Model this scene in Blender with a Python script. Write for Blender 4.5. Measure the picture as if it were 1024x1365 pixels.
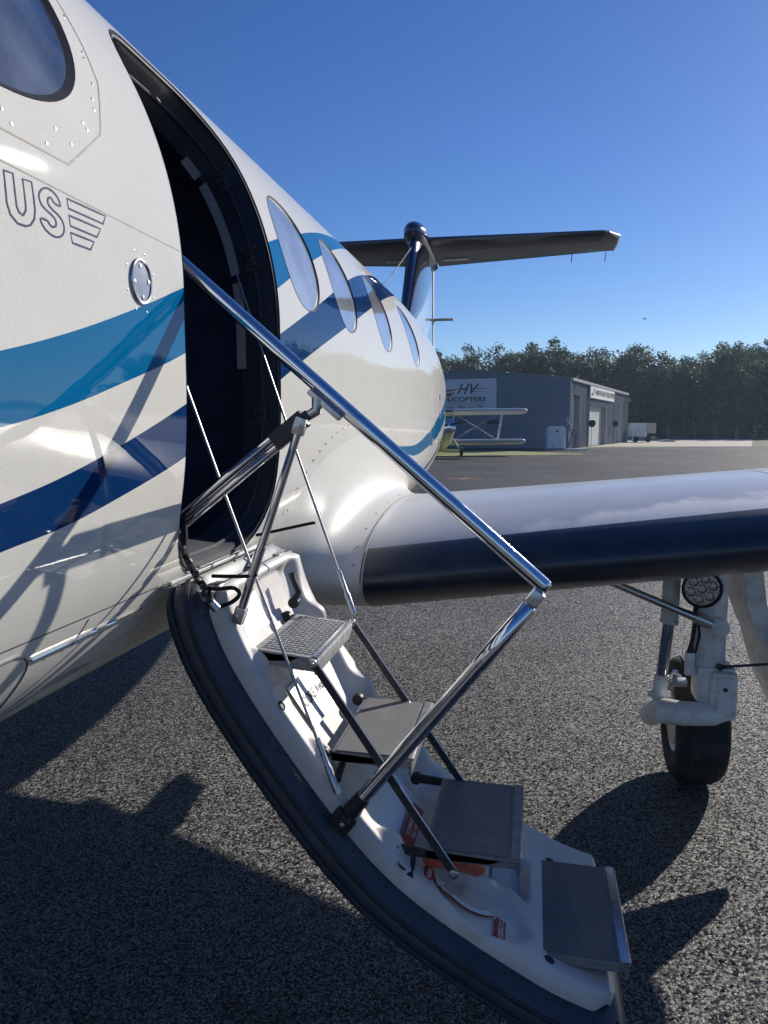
import bpy, bmesh, math, random
from math import sin, cos, pi, radians, sqrt, hypot, atan2
from mathutils import Vector, Matrix
rnd = random.Random(7)

# ------------------------------------------------------------------ clear
for o in list(bpy.data.objects):
    bpy.data.objects.remove(o)
SC = bpy.context.scene
COL = SC.collection

# ------------------------------------------------------------------ camera, sky, sun, exposure
CAMX, CAMZ = 1.55, 1.6
PSI, PITCH = radians(10.9), radians(6.26)
cam_data = bpy.data.cameras.new('camera')
cam = bpy.data.objects.new('camera', cam_data)
COL.objects.link(cam)
cam.location = (CAMX, 0, CAMZ)
cam.rotation_euler = (pi/2 - PITCH, 0, PSI)
cam_data.sensor_fit = 'VERTICAL'
cam_data.sensor_height = 36.0
cam_data.lens = 27.03
cam_data.clip_start = 0.05
cam_data.clip_end = 6000
SC.camera = cam

SUN_AZ, SUN_EL = radians(32.0), radians(23.4)      # azimuth from +Y towards +X
world = bpy.data.worlds.new('World')
SC.world = world
world.use_nodes = True
wn = world.node_tree.nodes
wl = world.node_tree.links
wn.clear()
sky_t = wn.new('ShaderNodeTexSky')
sky_t.sky_type = 'NISHITA'
sky_t.sun_disc = False
sky_t.sun_elevation = SUN_EL
sky_t.sun_rotation = SUN_AZ
sky_t.air_density = 0.95
sky_t.dust_density = 0.12
sky_t.ozone_density = 5.0
hsv = wn.new('ShaderNodeHueSaturation')
hsv.inputs['Saturation'].default_value = 1.17
hsv.inputs['Hue'].default_value = .513
bg = wn.new('ShaderNodeBackground')
bg.inputs['Strength'].default_value = 0.081
wo = wn.new('ShaderNodeOutputWorld')
wl.new(sky_t.outputs[0], hsv.inputs['Color'])
wl.new(hsv.outputs[0], bg.inputs[0])
wl.new(bg.outputs[0], wo.inputs[0])

sun_data = bpy.data.lights.new('sun', 'SUN')
sun_data.energy = 4.2
sun_data.angle = radians(0.5)
sun_data.color = (1.0, 0.94, 0.85)
sun = bpy.data.objects.new('sun', sun_data)
COL.objects.link(sun)
SDIR = Vector((sin(SUN_AZ)*cos(SUN_EL), cos(SUN_AZ)*cos(SUN_EL), sin(SUN_EL)))
sun.rotation_euler = SDIR.to_track_quat('Z', 'Y').to_euler()
sun.location = SDIR*60

HAZE = 0.00036
SC.render.engine = 'CYCLES'
SC.view_settings.view_transform = 'Standard'
SC.view_settings.look = 'None'
SC.view_settings.exposure = 0.35
SC.view_settings.gamma = 1.0
SC.view_settings.use_curve_mapping = False

# ------------------------------------------------------------------ materials
def mat(name, base=(.5, .5, .5), rough=.5, metal=0., coat=0., coat_rough=.05, var=0., vscale=20., bump=0., bscale=60., spec=.5, detail=4., wear=None):
    m = bpy.data.materials.new(name)
    m.use_nodes = True
    nt = m.node_tree
    b = nt.nodes['Principled BSDF']
    b.inputs['Base Color'].default_value = (*base, 1)
    b.inputs['Roughness'].default_value = rough
    b.inputs['Metallic'].default_value = metal
    b.inputs['Coat Weight'].default_value = coat
    b.inputs['Coat Roughness'].default_value = coat_rough
    b.inputs['Specular IOR Level'].default_value = spec
    if var > 0 or bump > 0:
        tc = nt.nodes.new('ShaderNodeNewGeometry')
        if var > 0:
            n = nt.nodes.new('ShaderNodeTexNoise')
            n.inputs['Scale'].default_value = vscale
            n.inputs['Detail'].default_value = detail
            nt.links.new(tc.outputs['Position'], n.inputs['Vector'])
            r = nt.nodes.new('ShaderNodeValToRGB')
            r.color_ramp.elements[0].position = .3
            r.color_ramp.elements[1].position = .7
            r.color_ramp.elements[0].color = (*[max(0, c*(1-var)) for c in base], 1)
            r.color_ramp.elements[1].color = (*[min(1, c*(1+var)) for c in base], 1)
            nt.links.new(n.outputs['Fac'], r.inputs['Fac'])
            nt.links.new(r.outputs['Color'], b.inputs['Base Color'])
            if wear:                      # scuffs and dirt: (colour, scale, amount)
                w1 = nt.nodes.new('ShaderNodeTexNoise'); w1.inputs['Scale'].default_value = wear[1]; w1.inputs['Detail'].default_value = 8; w1.inputs['Roughness'].default_value = .68
                nt.links.new(tc.outputs['Position'], w1.inputs['Vector'])
                wr = nt.nodes.new('ShaderNodeMapRange'); wr.inputs['From Min'].default_value = .50; wr.inputs['From Max'].default_value = .72
                wr.inputs['To Max'].default_value = wear[2]
                nt.links.new(w1.outputs['Fac'], wr.inputs['Value'])
                wm = nt.nodes.new('ShaderNodeMix'); wm.data_type = 'RGBA'
                nt.links.new(wr.outputs[0], wm.inputs['Factor']); nt.links.new(r.outputs['Color'], wm.inputs['A'])
                wm.inputs['B'].default_value = (*wear[0], 1)
                nt.links.new(wm.outputs['Result'], b.inputs['Base Color'])
            mr = nt.nodes.new('ShaderNodeMapRange')
            mr.inputs['To Min'].default_value = max(0, rough-.07)
            mr.inputs['To Max'].default_value = min(1, rough+.1)
            nt.links.new(n.outputs['Fac'], mr.inputs['Value'])
            nt.links.new(mr.outputs[0], b.inputs['Roughness'])
        if bump > 0:
            n2 = nt.nodes.new('ShaderNodeTexNoise')
            n2.inputs['Scale'].default_value = bscale
            n2.inputs['Detail'].default_value = 3
            nt.links.new(tc.outputs['Position'], n2.inputs['Vector'])
            bp = nt.nodes.new('ShaderNodeBump')
            bp.inputs['Strength'].default_value = bump
            bp.inputs['Distance'].default_value = .01
            nt.links.new(n2.outputs['Fac'], bp.inputs['Height'])
            nt.links.new(bp.outputs[0], b.inputs['Normal'])
    return m

M = {}
M['chrome'] = mat('chrome', (.78, .79, .81), .06, 1.0, var=.06, vscale=30)
M['steel'] = mat('steel', (.55, .55, .55), .28, 1.0, var=.12, vscale=60)
M['alum'] = mat('aluminium_plate', (.62, .63, .62), .52, .8, var=.16, vscale=14)
M['white'] = mat('white_paint', (.74, .73, .70), .35, coat=.5, var=.04, vscale=6)
M['gear_white'] = mat('gear_white_paint', (.74, .74, .73), .4, coat=.2, var=.16, vscale=16, wear=((.30, .27, .23), 13, .5))
M['pearl'] = mat('pearl_fairing', (.70, .675, .61), .42, .0, spec=.15, coat=.32, coat_rough=.17, var=.03, vscale=40)
M['black_rubber'] = mat('black_rubber', (.018, .02, .024), .55, var=.3, vscale=30)
M['seal'] = mat('seal_rubber', (.022, .027, .036), .6, var=.3, vscale=40)
M['flange'] = mat('door_flange_paint', (.028, .036, .052), .45, coat=.15, var=.25, vscale=18, wear=((.10, .10, .10), 16, .35))
M['boot'] = mat('deicing_boot_rubber', (.019, .028, .045), .33, coat=.25, coat_rough=.2, var=.25, vscale=9, wear=((.06, .065, .07), 7, .35))
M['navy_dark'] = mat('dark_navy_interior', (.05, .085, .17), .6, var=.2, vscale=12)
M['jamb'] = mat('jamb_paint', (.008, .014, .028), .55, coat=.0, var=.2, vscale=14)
M['trim_grey'] = mat('grey_trim', (.30, .30, .30), .5, var=.1, vscale=30)
M['liner'] = mat('moulded_liner', (.60, .565, .53), .45, coat=.2, coat_rough=.25, var=.10, vscale=7, bump=.08, bscale=350, wear=((.36, .33, .30), 10, .42))
M['recess'] = mat('liner_recess_panel', (.5, .49, .47), .5, var=.1, vscale=12)
M['grip'] = mat('grip_tape', (.17, .168, .165), .75, var=.12, vscale=170, bump=.5, bscale=900, detail=2, wear=((.30, .28, .25), 11, .45))
M['step_paint'] = mat('step_metal', (.22, .22, .225), .5, .2, var=.2, vscale=40, wear=((.12, .115, .11), 14, .5))
M['bar_dark'] = mat('dark_bar', (.045, .048, .055), .45, .4, var=.2, vscale=50, wear=((.16, .15, .14), 40, .4))
M['cable'] = mat('steel_cable', (.42, .41, .39), .35, .9, var=.25, vscale=400)
M['rope'] = mat('black_cord', (.012, .012, .013), .75, var=.3, vscale=300, bump=.6, bscale=700)
M['red'] = mat('placard_red', (.36, .03, .03), .4, var=.08, vscale=60)
M['red_handle'] = mat('handle_red', (.55, .09, .05), .4, coat=.3, var=.1, vscale=40)
M['print_white'] = mat('print_white', (.75, .76, .74), .5, var=.04, vscale=50)
M['print_dark'] = mat('print_dark', (.03, .03, .035), .5, var=.2, vscale=80)
M['navy_line'] = mat('navy_line', (.022, .026, .12), .6, spec=.1, coat=.0, var=.08, vscale=60)
M['seam'] = mat('seam_dark', (.13, .12, .11), .6, var=.2, vscale=60)
M['rivet'] = mat('rivet_metal', (.5, .48, .45), .35, .7, var=.2, vscale=80)
M['window'] = mat('cabin_window', (.34, .36, .40), .10, coat=1, coat_rough=.02, var=.28, vscale=5, bump=.06, bscale=5)
M['cockpit_glass'] = mat('cockpit_glass', (.085, .095, .115), .08, coat=1, coat_rough=.02, var=.75, vscale=7)  # mottled base colour stands in for clouds reflected in the glass
M['port'] = mat('port_cover', (.15, .17, .21), .3, .3, coat=.4, var=.1, vscale=30)
M['tail_dark'] = mat('tail_dark_paint', (.018, .022, .035), .3, coat=.4, var=.15, vscale=5)
M['tail_under'] = mat('tail_underside', (.10, .105, .13), .4, coat=.2, var=.12, vscale=5)
M['navy_gloss'] = mat('navy_gloss', (.012, .025, .085), .15, coat=1, coat_rough=.03, var=.1, vscale=6)
M['tyre'] = mat('tyre_rubber', (.02, .02, .022), .75, var=.3, vscale=25, bump=.15, bscale=300, wear=((.10, .09, .08), 9, .6))
M['lamp_glass'] = mat('lamp_glass', (.5, .5, .5), .12, .8, var=.1, vscale=40)
M['lamp_body'] = mat('lamp_body', (.02, .02, .022), .5, var=.2, vscale=60)
M['tread'] = mat('treadplate', (.40, .40, .39), .58, .5, var=.2, vscale=50)

def asphalt_mat():
    m = bpy.data.materials.new('asphalt_chip_seal')
    m.use_nodes = True
    nt = m.node_tree
    N, L = nt.nodes, nt.links
    b = N['Principled BSDF']
    geo = N.new('ShaderNodeNewGeometry')
    # warp a little so the stones are not all the same size
    wz = N.new('ShaderNodeTexNoise'); wz.inputs['Scale'].default_value = 45; wz.inputs['Detail'].default_value = 2
    L.new(geo.outputs['Position'], wz.inputs['Vector'])
    wv = N.new('ShaderNodeVectorMath'); wv.operation = 'MULTIPLY_ADD'
    wv.inputs[1].default_value = (.012, .012, .0); L.new(wz.outputs['Color'], wv.inputs[0]); L.new(geo.outputs['Position'], wv.inputs[2])
    v = N.new('ShaderNodeTexVoronoi'); v.inputs['Scale'].default_value = 132; v.feature = 'F1'
    L.new(wv.outputs[0], v.inputs['Vector'])
    sep = N.new('ShaderNodeSeparateColor'); L.new(v.outputs['Color'], sep.inputs[0])
    cr = N.new('ShaderNodeValToRGB'); els = cr.color_ramp.elements
    els[0].position = 0; els[0].color = (.05, .05, .05, 1)
    els[1].position = 1; els[1].color = (.95, .92, .87, 1)
    e = els.new(.45); e.color = (.205, .200, .193, 1)
    e = els.new(.8); e.color = (.45, .435, .415, 1)
    L.new(sep.outputs[2], cr.inputs['Fac'])
    big = N.new('ShaderNodeTexNoise'); big.inputs['Scale'].default_value = .45; big.inputs['Detail'].default_value = 6
    L.new(geo.outputs['Position'], big.inputs['Vector'])
    mr = N.new('ShaderNodeMapRange'); mr.inputs['From Min'].default_value = .3; mr.inputs['From Max'].default_value = .7
    mr.inputs['To Min'].default_value = .72; mr.inputs['To Max'].default_value = 1.2
    L.new(big.outputs['Fac'], mr.inputs['Value'])
    hug = N.new('ShaderNodeTexNoise'); hug.inputs['Scale'].default_value = .07; hug.inputs['Detail'].default_value = 7; hug.inputs['Roughness'].default_value = .62
    L.new(geo.outputs['Position'], hug.inputs['Vector'])
    mh = N.new('ShaderNodeMapRange'); mh.inputs['From Min'].default_value = .36; mh.inputs['From Max'].default_value = .62
    mh.inputs['To Min'].default_value = .62; mh.inputs['To Max'].default_value = 1.12
    L.new(hug.outputs['Fac'], mh.inputs['Value'])
    # colour darkened with distance to offset the too bright far tarmac at grazing view
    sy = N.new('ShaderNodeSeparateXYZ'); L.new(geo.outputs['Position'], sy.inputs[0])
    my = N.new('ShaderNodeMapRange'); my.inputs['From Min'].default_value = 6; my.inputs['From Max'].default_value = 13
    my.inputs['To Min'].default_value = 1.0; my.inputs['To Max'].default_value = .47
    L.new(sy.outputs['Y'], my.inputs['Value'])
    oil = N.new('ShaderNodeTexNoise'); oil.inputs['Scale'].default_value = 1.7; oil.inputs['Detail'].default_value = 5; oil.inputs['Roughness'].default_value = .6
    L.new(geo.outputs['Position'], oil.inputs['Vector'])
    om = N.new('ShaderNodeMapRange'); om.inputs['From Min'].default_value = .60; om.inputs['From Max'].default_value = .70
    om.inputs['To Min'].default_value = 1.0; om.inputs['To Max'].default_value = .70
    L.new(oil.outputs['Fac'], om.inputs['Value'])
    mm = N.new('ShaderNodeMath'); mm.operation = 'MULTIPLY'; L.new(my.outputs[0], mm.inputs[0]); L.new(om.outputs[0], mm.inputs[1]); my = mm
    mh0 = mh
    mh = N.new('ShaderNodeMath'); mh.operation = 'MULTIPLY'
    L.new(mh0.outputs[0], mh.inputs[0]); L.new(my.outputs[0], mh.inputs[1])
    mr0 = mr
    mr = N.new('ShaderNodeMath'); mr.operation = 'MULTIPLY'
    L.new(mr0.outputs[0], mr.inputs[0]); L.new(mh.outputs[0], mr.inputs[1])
    gap = N.new('ShaderNodeMapRange'); gap.inputs['From Min'].default_value = .35; gap.inputs['From Max'].default_value = .75
    gap.inputs['To Min'].default_value = 1.0; gap.inputs['To Max'].default_value = .25
    L.new(v.outputs['Distance'], gap.inputs['Value'])
    mul = N.new('ShaderNodeMath'); mul.operation = 'MULTIPLY'
    L.new(mr.outputs[0], mul.inputs[0]); L.new(gap.outputs[0], mul.inputs[1])
    mix = N.new('ShaderNodeMix'); mix.data_type = 'RGBA'; mix.blend_type = 'MULTIPLY'; mix.inputs['Factor'].default_value = 1
    L.new(cr.outputs['Color'], mix.inputs['A']); L.new(mul.outputs[0], mix.inputs['B'])
    L.new(mix.outputs['Result'], b.inputs['Base Color'])
    b.inputs['Roughness'].default_value = .6
    b.inputs['Specular IOR Level'].default_value = .12
    # every stone lies at its own tilt
    t1 = N.new('ShaderNodeVectorMath'); t1.operation = 'MULTIPLY_ADD'
    t1.inputs[1].default_value = (2.4, 2.4, 0); t1.inputs[2].default_value = (-1.2, -1.2, 0)
    L.new(v.outputs['Color'], t1.inputs[0])
    t2 = N.new('ShaderNodeVectorMath'); t2.operation = 'ADD'
    L.new(t1.outputs[0], t2.inputs[0]); L.new(geo.outputs['Normal'], t2.inputs[1])
    t3 = N.new('ShaderNodeVectorMath'); t3.operation = 'NORMALIZE'; L.new(t2.outputs[0], t3.inputs[0])
    fn = N.new('ShaderNodeTexNoise'); fn.inputs['Scale'].default_value = 300; fn.inputs['Detail'].default_value = 2
    L.new(geo.outputs['Position'], fn.inputs['Vector'])
    hs = N.new('ShaderNodeMath'); hs.operation = 'MULTIPLY_ADD'; hs.inputs[1].default_value = -1.2
    L.new(v.outputs['Distance'], hs.inputs[0]); L.new(fn.outputs['Fac'], hs.inputs[2])
    bp = N.new('ShaderNodeBump'); bp.inputs['Strength'].default_value = .7; bp.inputs['Distance'].default_value = .004
    L.new(hs.outputs[0], bp.inputs['Height']); L.new(t3.outputs[0], bp.inputs['Normal'])
    L.new(bp.outputs[0], b.inputs['Normal'])
    return m
M['asphalt'] = asphalt_mat()
M['grass'] = mat('grass_ground', (.075, .085, .030), .9, var=.45, vscale=.8, bump=.5, bscale=30)
M['dry_grass'] = mat('dry_grass', (.24, .26, .07), .9, var=.4, vscale=1.3, bump=.5, bscale=30)
M['concrete'] = mat('concrete_apron', (.46, .40, .31), .8, var=.14, vscale=.7)
M['mark'] = mat('orange_ground_paint', (.42, .24, .10), .7, var=.2, vscale=8)

# ------------------------------------------------------------------ mesh helpers
def link(name, me, m=None, parent=None, smooth=False):
    o = bpy.data.objects.new(name, me)
    COL.objects.link(o)
    if m is not None and not me.materials:
        for mm in (m if isinstance(m, (list, tuple)) else [m]):
            me.materials.append(mm)
    if parent is not None:
        o.parent = parent
    if smooth:
        me.shade_smooth()
    return o

def mesh(name, V, F, m=None, parent=None, smooth=False, mi=None):
    me = bpy.data.meshes.new(name)
    me.from_pydata([tuple(v) for v in V], [], F)
    me.update()
    o = link(name, me, m, parent, smooth)
    if mi:
        for p, i in zip(me.polygons, mi):
            p.material_index = i
    return o

def frames(P):
    n = len(P)
    T = []
    for i in range(n):
        a = P[max(0, i-1)]; b = P[min(n-1, i+1)]
        T.append((b-a).normalized())
    ref = Vector((0, 0, 1)) if abs(T[0].z) < .9 else Vector((1, 0, 0))
    N0 = (ref - T[0]*ref.dot(T[0])).normalized()
    out = []
    for i in range(n):
        N0 = (N0 - T[i]*N0.dot(T[i])).normalized()
        out.append((T[i], N0, T[i].cross(N0)))
    return out

class MB:
    def __init__(s): s.V = []; s.F = []
    def add(s, V, F):
        k = len(s.V); s.V += [Vector(v) for v in V]; s.F += [tuple(i+k for i in f) for f in F]; return s
    def box(s, c, size, R=None, bevel=0.):
        hx, hy, hz = [a/2 for a in size]
        bm = bmesh.new()
        bmesh.ops.create_cube(bm, size=1)
        for v in bm.verts: v.co = Vector((v.co.x*size[0], v.co.y*size[1], v.co.z*size[2]))
        if bevel > 0:
            bmesh.ops.bevel(bm, geom=bm.edges[:], offset=bevel, segments=2, profile=.6, affect='EDGES')
        Rm = R if R is not None else Matrix.Identity(3)
        bm.verts.index_update()
        V = [Rm @ v.co + Vector(c) for v in bm.verts]
        F = [[v.index for v in f.verts] for f in bm.faces]
        bm.free()
        return s.add(V, F)
    def tube(s, pts, r, seg=12, cap=True):
        P = [Vector(p) for p in pts]
        rs = r if isinstance(r, (list, tuple)) else [r]*len(P)
        V = []; F = []
        for p, (t, n, b), rr in zip(P, frames(P), rs):
            for j in range(seg):
                a = 2*pi*j/seg
                V.append(p + n*cos(a)*rr + b*sin(a)*rr)
        for i in range(len(P)-1):
            for j in range(seg):
                F.append((i*seg+j, i*seg+(j+1) % seg, (i+1)*seg+(j+1) % seg, (i+1)*seg+j))
        if cap:
            F.append(tuple(reversed(range(seg))))
            F.append(tuple(range((len(P)-1)*seg, len(P)*seg)))
        return s.add(V, F)
    def lathe(s, prof, c, axis, seg=32):
        a = Vector(axis).normalized()
        ref = Vector((0, 0, 1)) if abs(a.z) < .9 else Vector((1, 0, 0))
        n = (ref - a*ref.dot(a)).normalized(); b = a.cross(n)
        V = []; F = []
        for (r, h) in prof:
            for j in range(seg):
                t = 2*pi*j/seg
                V.append(Vector(c) + a*h + (n*cos(t)+b*sin(t))*r)
        for i in range(len(prof)-1):
            for j in range(seg):
                F.append((i*seg+j, i*seg+(j+1) % seg, (i+1)*seg+(j+1) % seg, (i+1)*seg+j))
        return s.add(V, F)
    def prism(s, poly, d):
        """closed polygon (list of 3D points) extruded by vector d"""
        n = len(poly); d = Vector(d)
        V = [Vector(p) for p in poly] + [Vector(p)+d for p in poly]
        F = [tuple(range(n)), tuple(reversed(range(n, 2*n)))]
        F += [(i, i+n, (i+1) % n + n, (i+1) % n) for i in range(n)]
        return s.add(V, F)
    def build(s, name, m, parent=None, smooth=False, sharp=None):
        me = bpy.data.meshes.new(name)
        me.from_pydata([tuple(v) for v in s.V], [], s.F)
        me.update()
        bm = bmesh.new(); bm.from_mesh(me)
        bmesh.ops.recalc_face_normals(bm, faces=bm.faces[:])
        bm.to_mesh(me); bm.free()
        if smooth:
            me.shade_smooth()
            me.set_sharp_from_angle(angle=radians(sharp or 40))
        return link(name, me, m, parent)

def thing(name, label, cat, loc=(0, 0, 0), rz=0., group=None):
    o = bpy.data.objects.new(name, None)
    o.empty_display_size = .3
    COL.objects.link(o)
    o.location = loc; o.rotation_euler = (0, 0, rz)
    o['label'] = label; o['category'] = cat
    if group: o['group'] = group
    return o

def tag(o, label=None, cat=None, group=None, kind=None):
    if label: o['label'] = label
    if cat: o['category'] = cat
    if group: o['group'] = group
    if kind: o['kind'] = kind
    return o

def text(name, body, size, m, parent, origin, ex, ey, extrude=.0006, align='CENTER', shear=0., offset=0., sx=1.):
    cu = bpy.data.curves.new(name, 'FONT')
    cu.body = body; cu.size = size; cu.align_x = align; cu.align_y = 'CENTER'
    cu.extrude = extrude; cu.shear = shear; cu.offset = offset
    cu.materials.append(m)
    o = bpy.data.objects.new('tmp_text', cu)
    COL.objects.link(o)
    dg = bpy.context.evaluated_depsgraph_get()
    me = bpy.data.meshes.new_from_object(o.evaluated_get(dg))
    bpy.data.objects.remove(o); bpy.data.curves.remove(cu)
    o = bpy.data.objects.new(name, me)
    COL.objects.link(o)
    ex = Vector(ex).normalized(); ey = Vector(ey); ey = (ey - ex*ey.dot(ex)).normalized(); ez = ex.cross(ey)
    mw = Matrix((ex, ey, ez)).transposed().to_4x4()
    mw.translation = Vector(origin)
    o.matrix_basis = mw @ Matrix.Diagonal((sx, 1, 1, 1))
    if parent: o.parent = parent
    return o

def sstep(a, b, x):
    if a == b: return float(x > a)
    t = min(1, max(0, (x-a)/(b-a)))
    return t*t*(3-2*t)

def lerp_tab(tab, x):
    if x <= tab[0][0]: return tab[0][1]
    for (x0, y0), (x1, y1) in zip(tab, tab[1:]):
        if x <= x1: return y0 + (y1-y0)*(x-x0)/(x1-x0)
    return tab[-1][1]

# camera-frame helper for far things: lateral / depth along the ground -> world xy
RV = Vector((cos(PSI), sin(PSI), 0)); FV = Vector((-sin(PSI), cos(PSI), 0))
def at(lat, dep, z=0.):
    p = Vector((CAMX, 0, 0)) + RV*lat + FV*dep
    return Vector((p.x, p.y, z))

# ================================================================== GROUND
def sheet(name, poly, z, m, kind='structure'):
    o = mesh(name, [(x, y, z) for x, y in poly], [tuple(range(len(poly)))], m)
    o['kind'] = kind
    return o
sheet('ground', [(-900, -900), (900, -900), (900, 900), (-900, 900)], -.012, M['grass'])
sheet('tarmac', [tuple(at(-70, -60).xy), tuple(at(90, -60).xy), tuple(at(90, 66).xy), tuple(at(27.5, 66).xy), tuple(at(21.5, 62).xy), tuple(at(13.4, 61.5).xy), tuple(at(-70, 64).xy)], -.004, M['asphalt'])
sheet('concrete_apron', [tuple(at(*p).xy) for p in ((14.6, 59.6), (18.2, 65.5), (31.6, 66.3), (53.5, 112), (27.4, 112), (26.5, 85))], 0., M['concrete'])
def grass_strip():
    P = []
    n = 60
    top = []; bot = []
    for i in range(n+1):
        t = i/n
        lat = -14 + t*26.2
        wob = .8*sin(lat*1.3)+.5*sin(lat*3.1+1)+.4*sin(lat*7.7)
        w = 1.0 - sstep(.86, 1.0, t)
        dep = 40.5+t*6.5
        bot.append(at(lat, dep - .6 + .5*wob*w).xy)
        top.append(at(lat, dep + 1.0 + 8.5*w*(1-.35*t) + .5*wob*w).xy)
    V = [(p.x, p.y, .002) for p in bot] + [(p.x, p.y, .002) for p in top]
    F = [(i, i+1, n+2+i, n+1+i) for i in range(n)]
    o = mesh('grass_verge', V, F, M['dry_grass']); o['kind'] = 'structure'
grass_strip()
for (a, b_) in (((48.5, 92), (66, 95)), ((47.0, 83), (66, 86.5)), ((44.5, 74.5), (66, 79))):
    o = sheet('grass_patch', [tuple(at(a[0], a[1]).xy), tuple(at(b_[0], a[1]+.3).xy), tuple(at(*b_).xy), tuple(at(a[0]+1, b_[1]-.4).xy)], .006, M['dry_grass'])
# orange cross mark on the tarmac
mk = MB()
c0 = at(2.55, 24.2)
for ang, L_ in ((.25, 1.15), (1.25, .7)):
    d = Vector((cos(ang), sin(ang), 0))*L_/2; n = Vector((-sin(ang), cos(ang), 0))*.07
    q = [c0-d-n, c0+d-n, c0+d+n, c0-d+n]
    mk.add([(p.x, p.y, .001+.002*(ang > 1)) for p in q], [(0, 1, 2, 3)])
o = mk.build('painted_mark', M['mark'])
tag(o, 'faded orange cross mark painted on the dark tarmac beside the aeroplane', 'ground marking')

# ================================================================== AIRCRAFT BODY
PLANE = thing('airplane', 'white turboprop aeroplane with blue stripes, T-tail and lowered airstair door', 'aeroplane', (0, 0, 0))
E_TOP = .07+.87*pi/2
_low = []
for i in range(401):
    z = 1.73-.78*sin(pi/2*i/400)
    q = max(0., 1-((1.73-z)/.78)**2.8)
    _low.append((.87*q**(1/2.8), z))
_ls = [0.]
for (x0, z0), (x1, z1) in zip(_low, _low[1:]):
    _ls.append(_ls[-1]+hypot(x1-x0, z1-z0))
_ls_tab_x = [(s, p[0]) for s, p in zip(_ls, _low)]
_ls_tab_z = [(s, p[1]) for s, p in zip(_ls, _low)]
S_BOT = -.07-_ls[-1]
import bisect
def csec(s):
    """constant section at arc s (0 at z=1.8, + up)"""
    if s > .07:
        a = min((s-.07)/.87, pi/2)
        return .87*cos(a), 1.87+.87*sin(a)
    if s > -.07:
        return .87, 1.8+s
    d = min(-s-.07, _ls[-1])
    i = min(bisect.bisect_right(_ls, d), len(_ls)-1)
    s0, s1 = _ls[i-1], _ls[i]
    t = (d-s0)/(s1-s0) if s1 > s0 else 0
    return _low[i-1][0]+(_low[i][0]-_low[i-1][0])*t, _low[i-1][1]+(_low[i][1]-_low[i-1][1])*t
def bpar(Y):
    if Y >= 5.2:
        t = min(1, (Y-5.2)/7.2)
        return .87*(1-t**1.5)+.0, .95+1.11*t**1.5, 2.74-.32*t*t, 1.8+.32*t**1.5
    if Y < .75:
        t = min(1, (.75-Y)/4.0)
        a = .87*sqrt(max(0, 1-t**2.2)); zm = 1.8-.1*t
        zt = zm + .94*sqrt(max(0, 1-t**1.9))*(1-.28*sstep(.12, .6, t)); zb = zm-.85*sqrt(max(0, 1-t**2.6))
        return a, zb, zt, zm
    return .87, .95, 2.74, 1.8
def fus(Y, s, off=0.):
    x, z = csec(s)
    a, zb, zt, zm = bpar(Y)
    p = Vector((x*a/.87, Y, zm+(z-1.8)*((zt-zm)/.94 if z > 1.8 else (zm-zb)/.85)))
    if off:
        p = p + fnorm(Y, s)*off
    return p
def fnorm(Y, s):
    e = .004
    s = min(max(s, S_BOT+e), E_TOP-e)
    a = fus(Y+e, s)-fus(Y-e, s); b = fus(Y, s+e)-fus(Y, s-e)
    n = a.cross(b)
    if n.length < 1e-12: return Vector((0, -1 if Y < 0 else 1, 0))
    n.normalize()
    if n.x*1 + (n.z*(csec(s)[1]-1.8)) < 0: n = -n
    return n
def fus_halfw(z):
    lo, hi = S_BOT, E_TOP
    for _ in range(40):
        m_ = (lo+hi)/2
        if csec(m_)[1] < z: lo = m_
        else: hi = m_
    return csec(lo)[0]
def s_of_z(z):
    lo, hi = S_BOT, E_TOP
    for _ in range(40):
        m_ = (lo+hi)/2
        if csec(m_)[1] < z: lo = m_
        else: hi = m_
    return lo

class Outline:
    """superellipse / rounded rectangle in (Y, s)"""
    def __init__(o, cy, cs, hy, hs, r=None, n=2.4, lean=0.):
        o.cy, o.cs, o.hy, o.hs, o.r, o.n, o.lean = cy, cs, hy, hs, r, n, lean
    def f(o, Y, s):
        y = Y-o.cy-o.lean*(s-o.cs); q = s-o.cs
        if o.r is None:
            v = (abs(y)/o.hy)**o.n+(abs(q)/o.hs)**o.n
            return (v**(1/o.n)-1)*min(o.hy, o.hs)
        dx = abs(y)-(o.hy-o.r); dy = abs(q)-(o.hs-o.r)
        return hypot(max(dx, 0), max(dy, 0))+min(max(dx, dy), 0)-o.r
    def pt(o, t, k=1.):
        """boundary point at angle parameter t in 0..1"""
        a = 2*pi*t; c, d = cos(a), sin(a)
        if o.r is None:
            y = o.hy*k*math.copysign(abs(c)**(2/o.n), c); q = o.hs*k*math.copysign(abs(d)**(2/o.n), d)
        else:
            lo, hi = 0., 3.
            for _ in range(40):
                m_ = (lo+hi)/2
                if o.f(o.cy+c*m_+o.lean*d*m_, o.cs+d*m_) < 0: lo = m_
                else: hi = m_
            y = c*lo*k; q = d*lo*k
        return o.cy+y+o.lean*q, o.cs+q
DOOR = Outline(1.7425, .072, .2925, .617, r=.2)
CABWIN = [Outline(2.335, .335, .185, .178, n=2.2), Outline(2.89, .338, .182, .18, n=2.2), Outline(3.66, .345, .195, .187, n=2.2), Outline(4.61, .35, .19, .19, n=2.2)]
COCKPIT = Outline(.80, .56, .40, .315, n=2.7, lean=-.12)

def arange(a, b, st):
    n = max(1, int(round((b-a)/st))); return [a+(b-a)*i/n for i in range(n)]
YG = arange(-3.249, .3, .12)+arange(.3, 5.2, .022)+arange(5.2, 12.398, .09)+[12.398]
SG = arange(S_BOT, -.8, .05)+arange(-.8, .95, .022)+arange(.95, E_TOP, .05)+[E_TOP]

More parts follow.
